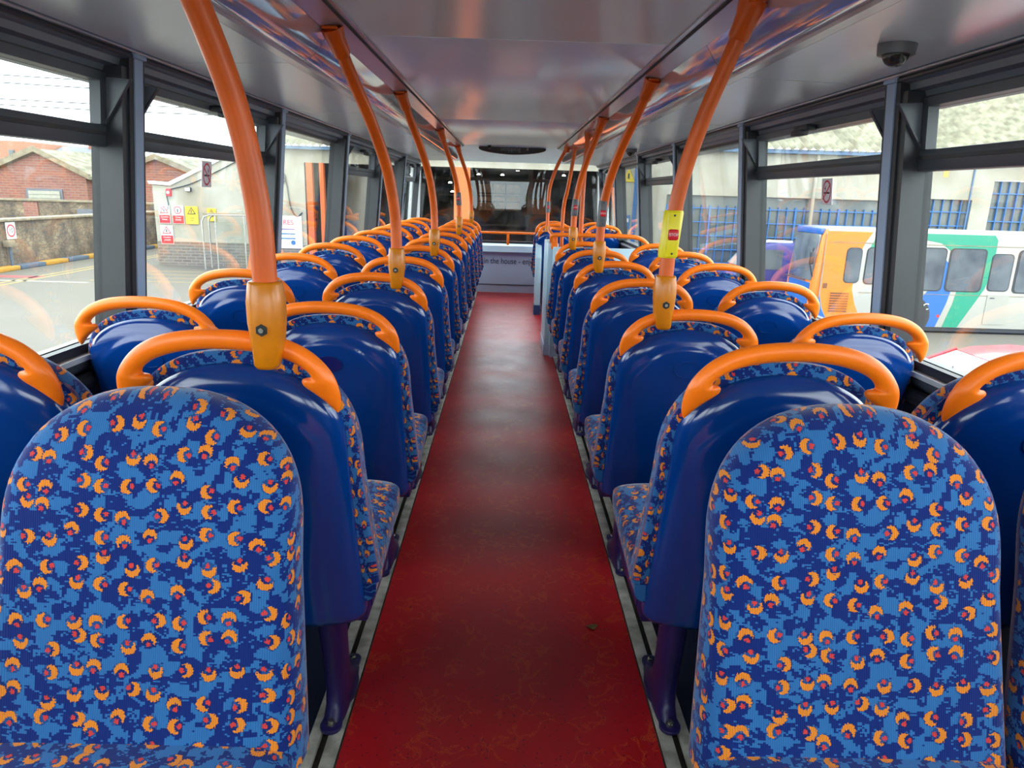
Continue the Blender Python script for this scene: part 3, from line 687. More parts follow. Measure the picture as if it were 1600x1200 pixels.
P = spline([(.33, 5.54, .90), (.33, 5.50, .945), (.40, 5.48, .955), (.60, 5.48, .955), (.85, 5.48, .955), (.98, 5.48, .945), (1.05, 5.48, .90), (1.07, 5.48, .84)], 6)
MB().tube(P, .017, 12).obj('top_rail', m_orange, t, smooth=True)
P = spline([(.34, 5.52, .94), (.32, 5.7, .965), (.33, 5.95, .975), (.36, 6.02, .975), (.42, 6.03, .97), (.50, 5.98, .965), (.53, 5.8, .96), (.54, 5.5, .955)], 6)
MB().tube(P, .014, 12).obj('return_rail', m_orange, t, smooth=True)
MB().box(.325, .375, 5.535, 5.60, .84, .95).obj('rail_bracket', m_orange, t, bevel=.008)
t = thing('front_rail', 'orange horizontal rail across the foot of the windscreen', 'rail')
MB().tube([(-1.1, 9.02, .765), (1.1, 9.02, .765)], .014, 12).obj('rail_tube', m_orange, t, smooth=True)
for x in (-.9, 0, .9):
    MB().box(x - .016, x + .016, 9.0, 9.04, .62, .76).obj('rail_post', m_orange, t, bevel=.004)

# ------------------------------------------------------------------ small fittings
def dome(x, y, z, r, lab):
    t = thing('security_camera', lab, 'camera', (x, y, z), group='ceiling cameras')
    MB().cyl((0, 0, -r * .62), 2, r * .92, r * .62 + .012, 28, r).obj('housing', m_lens, t, smooth=True, angle=40)
    R = []
    for k in range(9):
        a = PI / 2 * k / 8 * .98
        R.append([(r * .66 * math.cos(a) * math.cos(q), r * .66 * math.cos(a) * math.sin(q), -r * .60 - r * .62 * math.sin(a)) for q in [2 * PI * i / 24 for i in range(24)]])
    MB().rings(R).obj('dome', m_dome, t, smooth=True)
    b = MB().cyl((0, -r * .1, -r * 1.0), 2, r * .30, r * .42, 20).obj('lens_barrel', m_blackp, t, smooth=True, angle=40)
    MB().cyl((0, 0, -r * .64), 2, r * .7, .003, 24).obj('black_ring', m_blackp, t)
dome(.875, 1.79, 1.612, .044, 'large dome camera on the right ceiling panel near the windows')
dome(.93, 5.80, 1.612, .050, 'small distant dome camera on the right ceiling panel')
t = thing('ceiling_sensor', 'tiny dark sensor on ceiling left of stopping display', 'sensor', (-.22, 7.80, 1.722)); MB().cyl((0, 0, -.03), 2, .018, .03, 16).obj('sensor_body', m_blackp, t, smooth=True, angle=40); MB().cyl((0, 0, -.036), 2, .01, .006, 12).obj('lens', m_lens, t)
def nosmoke(s, y, z, lab):
    x = Xg(z) - .004
    t = thing('no_smoking_sticker', lab, 'sticker', (s * x, y, z), group='no smoking stickers'); t.rotation_euler = (0, -s * math.atan(.10), 0)
    sg = 1 if s > 0 else -1
    def ring(r0, r1, m, d, name, par=t):
        n = 28; MB().rings([[(-sg * d, r0 * math.cos(2 * PI * i / n), r0 * math.sin(2 * PI * i / n)) for i in range(n)], [(-sg * d, r1 * math.cos(2 * PI * i / n), r1 * math.sin(2 * PI * i / n)) for i in range(n)]], caps=False).obj(name, m, par)
    MB().box(-.0005, .0005, -.045, .045, -.048, .048).obj('backing', m_sticker, t)
    MB().rings([[(-sg * .0008, .036 * math.cos(2 * PI * i / 28), .042 * math.sin(2 * PI * i / 28)) for i in range(28)], [(-sg * .0008, .029 * math.cos(2 * PI * i / 28), .035 * math.sin(2 * PI * i / 28)) for i in range(28)]], caps=False).obj('red_ring', m_redp, t)
    MB().box(*sorted((-sg * .0006, -sg * .0010)), -.024, .024, -.008, -.001).obj('cigarette', m_text, t)
    MB().box(*sorted((-sg * .0006, -sg * .0010)), .010, .014, .002, .022).box(*sorted((-sg * .0006, -sg * .0010)), .014, .020, .010, .014).obj('smoke', m_text, t)
    o_ = MB().box(*sorted((-sg * .0011, -sg * .0014)), -.003, .003, -.042, .042).obj('diagonal_bar', m_redp, t); o_.rotation_euler = (PI / 4 * 1.05, 0, 0)
nosmoke(-1, 2.86, 1.285, 'grey no smoking sticker on the second left window')
nosmoke(1, 2.76, 1.288, 'grey no smoking sticker on the second right window')
lf = MB().rings([[(.016 * math.cos(a) * (1 + .3 * math.sin(3 * a)) * k, .012 * math.sin(a) * k, .0045 + .003 * math.sin(2 * a) * k) for a in [2 * PI * i / 14 for i in range(14)]] for k in (1, .5, .05)]).obj('dead_leaf', m_leaf, smooth=True)
lf.location = (.265, 1.86, .001); tag(lf, 'small dry brown leaf lying on the red aisle', 'leaf')
#OUTSIDE
# ================================================================== OUTSIDE
G = -2.28
gd = MB().box(-90, 90, -60, 32.0, G - .2, G).box(-90, -15.4, 32.0, 100, G - .2, G).obj('ground', m_asph); struct(gd, 'pale tarmac depot yard')
# road paint on the yard
def mark(x0, x1, y0, y1, m, name='road_line', sl=0):
    MB().hexa([(x0, y0, G), (x1, y0 + sl, G), (x1, y1 + sl, G), (x0, y1, G), (x0, y0, G + .006), (x1, y0 + sl, G + .006), (x1, y1 + sl, G + .006), (x0, y1, G + .006)]).obj(name, m, gd)
mark(-19.3, -14.9, 25.4, 25.6, m_linew); mark(-19.4, -17.2, 26.3, 26.9, m_liner, 'red_patch')
for k in range(4): mark(-15.2, -9, 29.4 - k * 1.1, 29.5 - k * 1.1, m_liney, sl=.3)
mark(-17.6, -17.45, 20, 42, m_liney); mark(-17.2, -17.05, 20, 42, m_liney)
# rubble wall with coping and painted kerb stones
wl = MB().box(-20.3, -19.8, 16, 41.8, G, -.42).obj('yard_wall', m_stone); tag(wl, 'long rubble stone yard wall with flat coping, seen through the left windows', 'wall'); wl['kind'] = 'thing'
for k in range(9): MB().box(-20.4, -19.7, 16 + k * 2.86, 16 + k * 2.86 + 2.83, -.42, -.32).obj('coping_stone', m_cope, wl, bevel=.02)
kb = thing('painted_kerb', 'kerb of alternating yellow and blue-grey stones at the foot of the stone wall', 'kerb', (-19.6, 16, G))
for k in range(16): MB().box(-.2, .22, k * 1.6, k * 1.6 + 1.55, 0, .17).obj('kerb_stone', m_kyel if k % 2 else m_kblue, kb, bevel=.03)
t = thing('speed_limit_sign', 'square white 10 speed limit sign with red ring on the stone wall', 'sign', (-19.78, 29.05, -.78)); 
MB().box(0, .02, -.28, .28, -.33, .33).obj('sign_plate', m_whitep, t)
MB().rings([[(.022, r * math.cos(2 * PI * i / 28), r * math.sin(2 * PI * i / 28)) for i in range(28)] for r in (.25, .19)], caps=False).obj('red_ring', m_redp, t)
text('sign_number', '10', m_text, .26, (.024, 0, 0), (PI / 2, 0, PI / 2), t)
t = thing('bollard_lamp', 'thin post with a small cream box against the stone wall', 'post', (-19.6, 28.6, G)); MB().cyl((0, 0, 0), 2, .05, .9, 10).obj('post', m_kblue, t, smooth=True, angle=40); MB().box(-.12, .12, -.2, .2, .9, 1.15).obj('box', m_cope, t, bevel=.02)
w2 = MB().box(-46, -15.5, 42, 42.5, G, .02).obj('boundary_wall', m_stone); tag(w2, 'higher old stone boundary wall behind the yard wall, below the brick warehouse', 'wall'); w2['kind'] = 'thing'
MB().box(-46, -15.5, 41.9, 42.6, .02, .12).obj('coping', m_cope, w2)
MB().box(-27.6, -26.8, 41.93, 42.0, -.9, -.05).obj('bricked_opening', m_bred, w2); MB().box(-24.6, -23.7, 41.93, 42.0, -.7, -.35).obj('slot_opening', m_slate, w2)
# warehouses
def gable(lab, x0, xm, x1, z0, zm, z1, y, dx, dy, mw, mr, door=None):
    t = thing('warehouse', lab, 'building', (xm, y, G)); D = Vector((dx, dy, 0))
    base = [(x0 - xm, 0, 0), (x1 - xm, 0, 0), (x1 - xm, 0, z1 - G), (0, 0, zm - G), (x0 - xm, 0, z0 - G)]
    mb = MB(); n = 0; mb.rings([[Vector(p) for p in base], [Vector(p) + D for p in base]]); mb.obj('walls', mw, t)
    for a, b in ((2, 3), (3, 4)):
        A, B = Vector(base[a]), Vector(base[b]); u = Vector((0, -.25, .06)); v = Vector((0, 0, .18))
        A2 = A + (A - B).normalized() * .35 if a == 2 else A; B2 = B + (B - A).normalized() * .35 if b == 4 else B
        MB().hexa([A2 + u, B2 + u, B2 + D + u, A2 + D + u, A2 + u + v, B2 + u + v, B2 + D + u + v, A2 + D + u + v]).obj('roof_slope', mr, t)
        MB().hexa([A2 + u * 1.2, B2 + u * 1.2, B2, A2, A2 + u * 1.2 + v * 1.9, B2 + u * 1.2 + v * 1.9, B2 + v * 1.9, A2 + v * 1.9]).obj('barge_board', m_cope, t)
    if door:
        MB().box(*door[:2], -.06, .05, *door[2:]).obj('shutter_frame', m_slate, t)
        for k in range(5):
            h = (door[3] - door[2] - .2) / 5; MB().box(door[0] + .15, door[1] - .15, -.1, -.05, door[2] + .1 + k * h, door[2] + .1 + k * h + h * .9).obj('shutter_slat', m_roof2, t)
    return t
gable('red brick warehouse with pale pitched roof above the stone walls, far left', -33.5, -28.4, -25.6, .6, 2.74, 1.38, 45, 4, 16, m_bred, m_roof, (-.9, 1.3, 1.6, 2.95))
gable('second brick warehouse with pale roof, partly behind the white building', -24.6, -21.9, -18.6, 1.6, 2.55, 1.25, 46.5, 4, 14, m_bred, m_roof)
t = thing('brick_block', 'tall orange brick block rising behind the warehouses at far left', 'building', (-43, 60, G)); MB().box(-6, 4.2, 0, 8, 0, 6.4).obj('walls', m_bor, t)
for x in (1.6, 3.0):
    for z in (2.9, 4.7): w = MB().box(x, x + .45, -.08, .02, z, z + 1.0).obj('window', m_slate, t); MB().box(x + .06, x + .39, -.1, -.07, z + .06, z + .94).obj('pane', m_dglass, w)
t = thing('house', 'dark slate roofed house peeping over the brick warehouse', 'building', (-36.6, 62, G)); MB().box(-1.8, 1.6, 0, 6, 0, 5.2).obj('walls', m_bgrey, t); MB().prism([(-.3, 5.2), (6.3, 5.2), (3, 6.3)], 0, -2, 1.8).obj('roof', m_slate, t); MB().box(.5, .9, 2.4, 3.0, 6, 6.9).obj('chimney', m_bred, t)
t = thing('house', 'low brown roofed house behind the warehouse, right of the slate house', 'building', (-33, 69, G)); MB().box(-2.5, 2.5, 0, 6, 0, 4.6).obj('walls', m_bgrey, t); MB().prism([(-2.8, 4.6), (2.8, 4.6), (1.6, 5.7), (-1.6, 5.7)], 1, -.2, 6.2).obj('roof', m_cope, t)
# overhead wires
for k, (a, b) in enumerate((((-40, 32, 6.6), (-4, 32, 5.2)), ((-40, 32, 6.3), (-4, 32, 4.9)), ((-40, 32, 5.5), (-4, 32, 4.4)), ((-40, 32, 5.35), (-4, 32, 4.1)))):
    pts = [(a[0] + (b[0] - a[0]) * q / 8, a[1], a[2] + (b[2] - a[2]) * q / 8 - .5 * math.sin(PI * q / 8)) for q in range(9)]
    o_ = MB().tube(pts, .022, 5).obj('overhead_wire', m_black); tag(o_, ['topmost', 'second', 'third', 'lowest'][k] + ' of the overhead wires crossing the sky on the left', 'wire', 'overhead wires')
# corrugated roof sheet
def corrugated(mb, x0, x1, y0, z0, y1, z1, pitch=.30, amp=.05, yref=None):
    n = int((x1 - x0) / pitch * 4); R = []
    for y, z in ((y0, z0), (y0 + (y1 - y0) * .33, z0 + (z1 - z0) * .33), (y0 + (y1 - y0) * .66, z0 + (z1 - z0) * .66), (y1, z1)):
        R.append([(x0 + (x1 - x0) * i / n, y, z + amp * math.sin(i * PI / 2)) for i in range(n + 1)])
    return mb.rings(R, closed=False, caps=False)
# the depot: white facade with a wide door, dark hall behind
dp = thing('depot_building', 'white rendered bus depot with brick base and wide dark doorway ahead', 'building', (0, 32, G))
def Z(z): return z - G
MB().prism([(-15.4, Z(-1.25)), (-8.8, Z(-1.25)), (-8.8, Z(2.25)), (-8.8, Z(2.80)), (-11.0, Z(2.92)), (-14.7, Z(1.10)), (-15.4, Z(1.15))], 1, 0, .35).obj('left_facade', m_render, dp)
MB().prism([(-15.5, 1.0), (-15.5, Z(1.18)), (-14.6, Z(1.13)), (-10.9, Z(2.95)), (-10.9, Z(3.07)), (-14.7, Z(1.25)), (-15.55, Z(1.30)), (-15.55, 1.0)][1:7], 1, -.08, .4).obj('parapet_coping', m_white, dp)
MB().box(-15.4, -8.8, -.04, .3, 0, Z(-1.25)).obj('brick_base', m_bgrey, dp)
MB().box(-8.8, 5.0, 0, .35, Z(2.25), Z(2.80)).obj('lintel', m_render, dp)
MB().box(4.6, 5.9, -.1, .4, 0, Z(2.8)).obj('door_pier', m_render, dp)
MB().box(5.45, 5.62, -.13, -.1, 0, Z(2.5)).obj('blue_stripe', m_bar, dp)
MB().box(-10.6, 5.9, -.35, -.1, Z(2.78), Z(2.92)).obj('gutter', m_gut, dp)
corrugated(MB(), -10.9, 5.9, -.4, Z(2.95), 14, Z(8.2)).obj('roof_sheet', m_roof, dp)
for x, w in ((-8.72, .26), (-8.15, .18), (-2.34, .69)): MB().box(x, x + w, -.05, .25, 0, Z(2.25)).obj('door_post', m_door, dp)
MB().hexa([(-7.6, 2.5, 0), (-6.4, .2, 0), (-6.3, .3, 0), (-7.5, 2.6, 0), (-7.6, 2.5, 4.3), (-6.0, .2, 4.3), (-5.9, .3, 4.3), (-7.5, 2.6, 4.3)]).obj('door_leaf', m_render, dp)
# hall interior
MB().box(-10.9, 5.6, .3, 45, -.2, -.002).obj('hall_floor', m_depwall, dp); MB().box(-10.9, 5.6, 44, 44.4, 0, 5.0).obj('back_wall', m_depwall, dp)
MB().box(-10.9, -10.6, .35, 44, 0, 5.0).obj('side_wall', m_dark, dp); MB().box(5.4, 5.7, .35, 44, 0, 5.0).obj('side_wall', m_dark, dp)
MB().box(-10.9, 5.7, .36, 44, 4.98, 5.05).obj('hall_ceiling', m_dark, dp); MB().box(-10.9, -8.8, .36, .6, 0, 5.0).obj('inner_wall', m_dark, dp)
for x in (-5.5, -3.1, 1.2, 3.9): MB().box(x, x + .3, 12, 12.3, 0, 4.98).obj('hall_column', m_depwall, dp)
for z in (1.2, 3.2, 4.3): MB().box(-6, 5, 20, 20.15, z, z + .12).obj('gantry_beam', m_depwall, dp)
MB().box(-2.2, 1.0, 23.6, 24, 2.2, 4.1).obj('lit_office', m_glow, dp)  # office light is faint emission put into its material, no lamp inside
for x in (-2.3, -1.2, -.2, .9): MB().box(x, x + .1, 23.4, 23.6, 2.1, 4.2).obj('office_mullion', m_dark, dp)
for z in (2.8, 3.4): MB().box(-2.3, 1.0, 23.42, 23.6, z, z + .08).obj('office_transom', m_dark, dp)
MB().box(1.6, 3.4, 23.6, 24, 2.0, 3.1).obj('crate_stack', mat('rusty_orange', (150, 84, 40), .8), dp)
for k, (x, z) in enumerate(((-2.0, 2.40), (-.4, 2.41), (.63, 2.73), (3.75, 2.49), (-3.93, 1.81), (-3.76, 1.23), (-6.5, 2.3), (-8.0, 2.2))):
    t = thing('hanging_lamp', ['second lamp from the orange post in the dark depot', 'third small lamp from the orange post, dim', 'brightest lamp near the middle of the depot doorway', 'lamp at the right end of the depot hall', 'lamp just left of the orange post', 'lower small lamp left of the orange post', 'lamp seen through the fourth left window', 'lamp farthest left in the depot'][k], 'lamp', (x, 50, z), group='depot hall lamps')
    MB().cyl((0, 0, -.04), 2, .13, .08, 14, .05).obj('shade', m_lamp, t, smooth=True, angle=40); MB().cyl((0, 0, .06), 2, .015, .6, 6).obj('cord', m_black, t)
t = thing('signal_light', 'small green light glowing in the dark depot', 'lamp', (-4.93, 50, .44)); MB().cyl((0, 0, 0), 1, .10, .06, 12).obj('lens', m_green, t); MB().box(-.2, .2, .06, .2, -.3, .3).obj('housing', m_black, t)
# things fixed on the white facade
def sign(x0, x1, z0, z1, body, m, lab, tri=None, ring=False):
    t = thing('safety_sign', lab, 'sign', ((x0 + x1) / 2, 31.97, (z0 + z1) / 2), group='safety signs on the depot'); w, h = (x1 - x0) / 2, (z1 - z0) / 2
    MB().box(-w, w, -.02, .01, -h, h).obj('sign_plate', m_yelp if tri == 'y' else m_whitep, t)
    MB().box(-w * .95, w * .95, -.026, -.02, -h * .96, -h * .08).obj('text_band', m, t)
    for k, ln in enumerate(body): text('sign_text', ln, m_whitep if m is m_redp else m_text, h * .26, (0, -.03, -h * (.28 + .27 * k)), (PI / 2, 0, 0), t)
    if ring: MB().rings([[(r * math.cos(2 * PI * i / 24), -.03, h * .5 + r * math.sin(2 * PI * i / 24)) for i in range(24)] for r in (h * .42, h * .33)], caps=False).obj('red_ring', m_redp, t)
    else:
        MB().prism([(-h * .48, h * .12), (h * .48, h * .12), (0, h * .92)], 1, -.032, -.02).obj('triangle', m_text if tri == 'y' else m_redp, t)
        MB().prism([(-h * .34, h * .20), (h * .34, h * .20), (0, h * .76)], 1, -.038, -.031).obj('triangle_face', m_yelp if tri == 'y' else m_whitep, t)
    MB().box(-h * .05, h * .05, -.044, -.036, h * .26, h * .60).obj('pictogram', m_text, t)
sign(-15.2, -14.72, -.48, .30, ['Caution', 'buses'], m_redp, 'red and white triangle sign, leftmost of the top row on the white wall')
sign(-14.62, -14.12, -.48, .30, ['Drive', 'slowly'], m_redp, 'red ring sign, second in the row on the white wall', ring=True)
sign(-14.05, -13.5, -.48, .28, ['Look', 'out'], m_yelp, 'large yellow triangle sign on the white wall', tri='y')
sign(-13.1, -12.72, -.33, .22, ['Danger'], m_yelp, 'small yellow triangle sign set apart from the others on the white wall', tri='y')
sign(-15.2, -14.66, -1.36, -.56, ['Caution', 'people'], m_redp, 'pedestrian triangle sign below the red ones, over the brick base')
t = thing('alarm_box', 'small red alarm box on the white depot wall', 'alarm', (-14.67, 31.95, .84)); MB().box(-.1, .1, -.1, .05, -.16, .16).obj('case', m_redp, t, bevel=.02); MB().cyl((0, -.14, .0), 1, .06, .05, 12).obj('sounder', m_whitep, t)
t = thing('flood_light', 'small floodlight on the white depot wall right of the red alarm', 'lamp', (-13.8, 31.9, .98)); MB().box(-.12, .12, -.1, .05, -.08, .1).obj('case', m_frame, t, bevel=.02); MB().box(-.1, .1, -.12, -.1, -.06, .08).obj('lens', m_whitep, t)
P = spline([(-15.1, 31.96, .2), (-14.9, 31.96, .05), (-14.75, 31.96, .3), (-14.8, 31.96, .9), (-14.5, 31.96, 1.0), (-13.4, 31.96, 1.35), (-10.9, 31.96, 2.6)], 5)
tag(MB().tube(P, .022, 6).obj('wall_cable', m_frame), 'grey cable climbing the white wall along the sloping parapet', 'cable')
P = spline([(-9.75, 31.95, 1.9), (-9.6, 31.95, 1.6), (-9.75, 31.95, 1.35), (-9.9, 31.95, 1.6), (-9.6, 31.95, 1.5), (-9.45, 31.95, .4), (-9.2, 31.95, -.02), (-8.95, 31.95, .15)], 6)
tag(MB().tube(P, .03, 6).obj('hanging_cable', m_frame), 'looped grey cable hanging beside the orange door posts', 'cable')
t = thing('wall_banner', 'white banner with red and blue lettering on depot wall by the orange posts', 'banner', (-9.85, 31.95, -.65)); MB().box(-.95, .85, -.02, .02, -.75, .65).obj('banner_sheet', m_whitep, t)
text('banner_text', 'QUIRES', m_redp, .30, (.0, -.025, .36), (PI / 2, 0, 0), t)
for k in range(3): MB().box(-.55, .55, -.025, -.02, .05 - k * .2, .10 - k * .2).obj('text_line', m_bar, t)
MB().cyl((.45, -.03, -.5), 1, .10, .01, 16).obj('blue_roundel', m_bar, t)
t = thing('smoking_shelter', 'small glazed shelter with curved roof against the white wall', 'shelter', (-12.0, 31.2, G))
P = [(-.75, 0, 0), (-.75, 0, 2.0), (-.65, 0, 2.2), (-.4, 0, 2.28), (1.4, 0, 2.3)]
MB().tube(P, .035, 8).obj('frame_tube', m_alu, t, smooth=True); MB().tube([(p[0], p[1] - .7, p[2]) for p in P], .035, 8).obj('frame_tube', m_alu, t, smooth=True)
for x in (-.2, 1.0): MB().tube([(x, -.7, 0), (x, -.7, 2.28)], .03, 8).obj('frame_post', m_alu, t, smooth=True)
MB().box(-.7, 1.4, -.72, .02, 2.28, 2.34).obj('roof_sheet', m_cope, t); MB().box(-.2, 1.0, -.71, -.70, .3, 2.0).obj('glazing', m_glass, t)
MB().box(.3, .7, -.9, -.75, 0, .05).obj('base_pad', m_cope, t)
cn = thing('traffic_cone', 'orange traffic cone beside the shelter', 'cone', (-10.6, 29.9, G)); MB().cyl((0, 0, .05), 2, .2, .7, 14, .04).obj('cone_body', m_door, cn, smooth=True, angle=40); MB().box(-.26, .26, -.26, .26, 0, .05).obj('cone_base', m_door, cn)
t = thing('hazard_sign', 'yellow triangle hazard sign on white pier right of the doorway', 'sign', (5.18, 31.88, 2.1)); MB().prism([(-.28, -.25), (.28, -.25), (0, .3)], 1, -.03, 0).obj('triangle', m_yelp, t); MB().box(-.04, .04, -.04, -.03, -.12, .1).obj('pictogram', m_text, t)
t = thing('notice_board', 'small blue notice on white pier right of the doorway', 'sign', (5.22, 31.88, .15)); MB().box(-.14, .14, -.03, 0, -.3, .3).obj('plate', m_bar, t); MB().box(-.08, .08, -.04, -.03, .0, .16).obj('pictogram', m_whitep, t)
# right hand hall with glazed bays
hl = thing('workshop_hall', 'long white workshop hall with corrugated roof and blue barred windows on the right', 'building', (0, 27, G))
gl_ = ((5.9, 13.9, 1.36, -2.1), (15.45, 17.15, 1.47, -2.1), (17.85, 26, 2.18, -2.1))
xs = 5.9
MB().box(5.9, 32, 0, .3, Z(2.2), Z(2.93)).obj('upper_wall', m_render, hl)
MB().box(5.9, 13.9, 0, .3, Z(1.36), Z(2.2)).obj('upper_wall', m_render, hl); MB().box(13.9, 15.45, 0, .3, 0, Z(2.2)).obj('wall_pier', m_render, hl)
MB().box(15.45, 17.15, 0, .3, Z(1.47), Z(2.2)).obj('upper_wall', m_render, hl); MB().box(17.15, 17.85, 0, .3, 0, Z(2.2)).obj('wall_pier', m_render, hl)
MB().box(26, 32, 0, .3, 0, Z(2.2)).obj('wall_pier', m_render, hl); MB().box(5.9, 6.2, .3, 20, 0, Z(2.9)).obj('gable_wall', m_render, hl)
MB().box(5.7, 32, -.3, -.02, Z(2.9), Z(3.04)).obj('gutter', m_gut, hl)
corrugated(MB(), 5.7, 34, -.35, Z(3.05), 15, Z(10.5)).obj('roof_sheet', m_roof, hl)
MB().tube([(11.2, -.12, 0), (11.2, -.12, Z(2.9))], .06, 8).obj('downpipe', m_render, hl, smooth=True); MB().box(17.0, 17.05, -.04, 0, 0, Z(2.9)).obj('conduit', m_gut, hl)
MB().box(15.9, 16.1, -.006, 0, Z(2.25), Z(2.75)).obj('rust_stain', mat('rust_stain', (188, 150, 90), .9), hl)
for (a, b, zt, z0) in gl_:
    w = MB().box(a, b, .15, .2, Z(z0), Z(zt)).obj('window', m_dglass, hl)
    n = int((b - a) / .32)
    for k in range(n + 1):
        x = a + (b - a) * k / n; th = .030 if k % 5 == 0 else .012
        MB().box(x - th, x + th, .06, .15, Z(z0), Z(zt) - (.35 if a < 6 else 0)).obj('glazing_bar', m_bar, w)
    for z in [zt - .45 - .5 * q for q in range(7)]:
        MB().box(a, b, .08, .15, Z(z) - .02, Z(z) + .02).obj('glazing_bar', m_bar, w)
# ---- parked single-deck bus
BX, BY = 8.72, 19.9
b = thing('parked_bus', 'parked single-deck bus in white, orange, blue and green outside the right windows', 'bus', (BX, BY, G)); L, Wd, H = 11.4, 2.0, 2.86
def bz(z): return z - G
MB().prism([(0, .18), (0, 2.55), (.06, 2.74), (.22, H - .02), (.5, H), (Wd - .5, H), (Wd - .22, H - .02), (Wd - .06, 2.74), (Wd, 2.55), (Wd, .18)], 0, .10, L).obj('body_shell', m_bwhite, b, smooth=True, angle=50)
MB().prism([(-.02, .28), (-.12, .6), (-.10, 1.35), (.02, 2.6), (.10, H - .04), (.16, H - .03), (.16, .28)], 1, .06, Wd - .06).obj('front_cap', m_borange, b, bevel=.03)
MB().prism([(-.05, .30), (-.14, .6), (-.12, 1.30), (-.09, 1.32), (-.05, .30)][:4], 1, .25, Wd - .25).obj('front_panel', m_bblue, b)
ws_ = MB().hexa([(-.125, .2, 1.38), (-.125, Wd - .2, 1.38), (-.09, Wd - .2, 1.38), (-.09, .2, 1.38), (-.02, .16, 2.66), (-.02, Wd - .16, 2.66), (.02, Wd - .16, 2.66), (.02, .16, 2.66)]).obj('windscreen', m_bglass, b, bevel=.01)
MB().box(-.03, .12, .15, Wd - .15, 2.66, 2.84).obj('front_peak', m_bblue, b, bevel=.03)
MB().tube([(-.16, .5, 1.36), (-.17, 1.9, 1.36)], .02, 6).obj('wiper', m_black, b)
def poly(name, pts, m, d=.006, base=0):
    if 'livery' in name: pts = [(x, z * 1.058) if z > .5 else (x, z * .62) for x, z in pts]
    return MB().prism(pts, 1, -base - d, -base).obj(name, m, b)
def arc(cx, cz, r, a0, a1, n=14, ry=None): return [(cx + r * math.cos(math.radians(a0 + (a1 - a0) * i / n)), cz + (ry or r) * math.sin(math.radians(a0 + (a1 - a0) * i / n))) for i in range(n + 1)]
poly('orange_livery', [(.10, 2.62), (1.36, 2.62), (1.18, 2.35), (1.05, 2.0), (.98, 1.6), (1.00, 1.1), (1.12, .75), (1.40, .38), (.70, .38), (.42, .42), (.22, .62), (.12, .95)], m_borange)
poly('blue_livery', [(.10, .95), (.2, .60), (.40, .45), (.68, .30), (.10, .30)], m_bblue)
poly('green_livery', [(1.52, 2.62), (4.75, 2.62), (4.85, 2.5), (4.86, 1.7), (4.72, 1.2), (4.15, .30), (3.72, .30), (3.90, .8), (3.98, 1.3), (3.95, 1.75), (3.7, 2.12), (3.3, 2.38), (2.85, 2.46), (2.3, 2.44), (1.85, 2.28), (1.5, 1.95), (1.25, 1.72), (1.30, 2.15)], m_bgreen)
poly('blue_livery', [(3.50, 1.95), (3.78, 1.75), (3.82, 1.3), (3.72, .8), (3.52, .30), (2.98, .30), (2.96, .75), (3.0, .95), (3.3, 1.35)], m_bblue)
for (x0, x1, z0, z1) in ((.70, 1.14, 1.36, 2.34), (1.26, 1.98, 1.34, 2.36), (2.12, 2.66, 1.24, 2.38), (2.72, 3.50, 1.20, 2.40), (3.58, 4.62, 1.20, 2.40), (4.78, 5.4, 1.24, 2.28), (5.5, 6.9, 1.2, 2.40), (7.05, 8.5, 1.2, 2.40), (8.65, 10.2, 1.2, 2.40)):
    r = .12; pts = arc(x1 - r, z1 - r, r, 0, 90, 4) + arc(x0 + r, z1 - r, r, 90, 180, 4) + arc(x0 + r, z0 + r, r, 180, 270, 4) + arc(x1 - r, z0 + r, r, 270, 360, 4)
    f = poly('side_window', pts, m_black, .012, .004); cxm, czm = (x0 + x1) / 2, (z0 + z1) / 2
    MB().prism([(cxm + (p - cxm) * .92, czm + (q - czm) * .95) for p, q in pts], 1, -.022, -.014).obj('pane', m_bglass, f)
dr = poly('side_door', [(4.85, .30), (5.46, .30), (5.46, 1.14), (4.85, 1.14)], m_bwhite, .012, .004); MB().box(4.93, 5.05, -.03, -.012, 1.04, 1.06).obj('door_handle', m_black, dr)
lv = poly('louvre_panel', [(.36, .50), (.96, .50), (.96, 1.14), (.36, 1.14)], m_borange, .01, .004)
for k in range(8): MB().box(.40, .92, -.03, -.012, .54 + k * .072, .585 + k * .072).obj('louvre_slat', m_louv, lv)
for x in (2.75, 8.6):
    MB().cyl((x, -.02, .47), 1, .56, .3, 28).obj('wheel_arch', m_black, b, smooth=True, angle=40)
    w = MB().cyl((x, -.06, .47), 1, .46, .3, 28).obj('wheel', m_tyre, b, smooth=True, angle=40); MB().cyl((x, -.075, .47), 1, .27, .05, 20).obj('hub', m_hub, w, smooth=True, angle=40); MB().cyl((x, -.09, .47), 1, .10, .05, 14).obj('hub_cap', m_tyre, w)
MB().box(.2, L - .1, .05, Wd - .05, .06, .18).obj('underside', m_black, b)
MB().box(.15, L, -.012, .0, 2.46, 2.48).obj('side_seam', m_cope, b); MB().box(1.2, L, -.012, .0, 1.10, 1.115).obj('side_seam', m_cope, b)
text('livery_letter', 'C', m_whitep, .26, (3.16, -.02, .75), (PI / 2, 0, 0), b); MB().cyl((3.55, -.012, .5), 1, .045, .01, 12).obj('red_reflector', m_redp, b)
MB().box(.16, .28, -.016, 0, 1.20, 1.34).obj('fuel_flap', m_louv, b); MB().tube([(-.12, .12, 1.5), (-.3, .0, 1.9), (-.25, -.05, 2.3)], .02, 6).obj('mirror_arm', m_black, b, smooth=True); MB().box(-.32, -.22, -.12, .02, 1.85, 2.2).obj('mirror', m_black, b, bevel=.02)
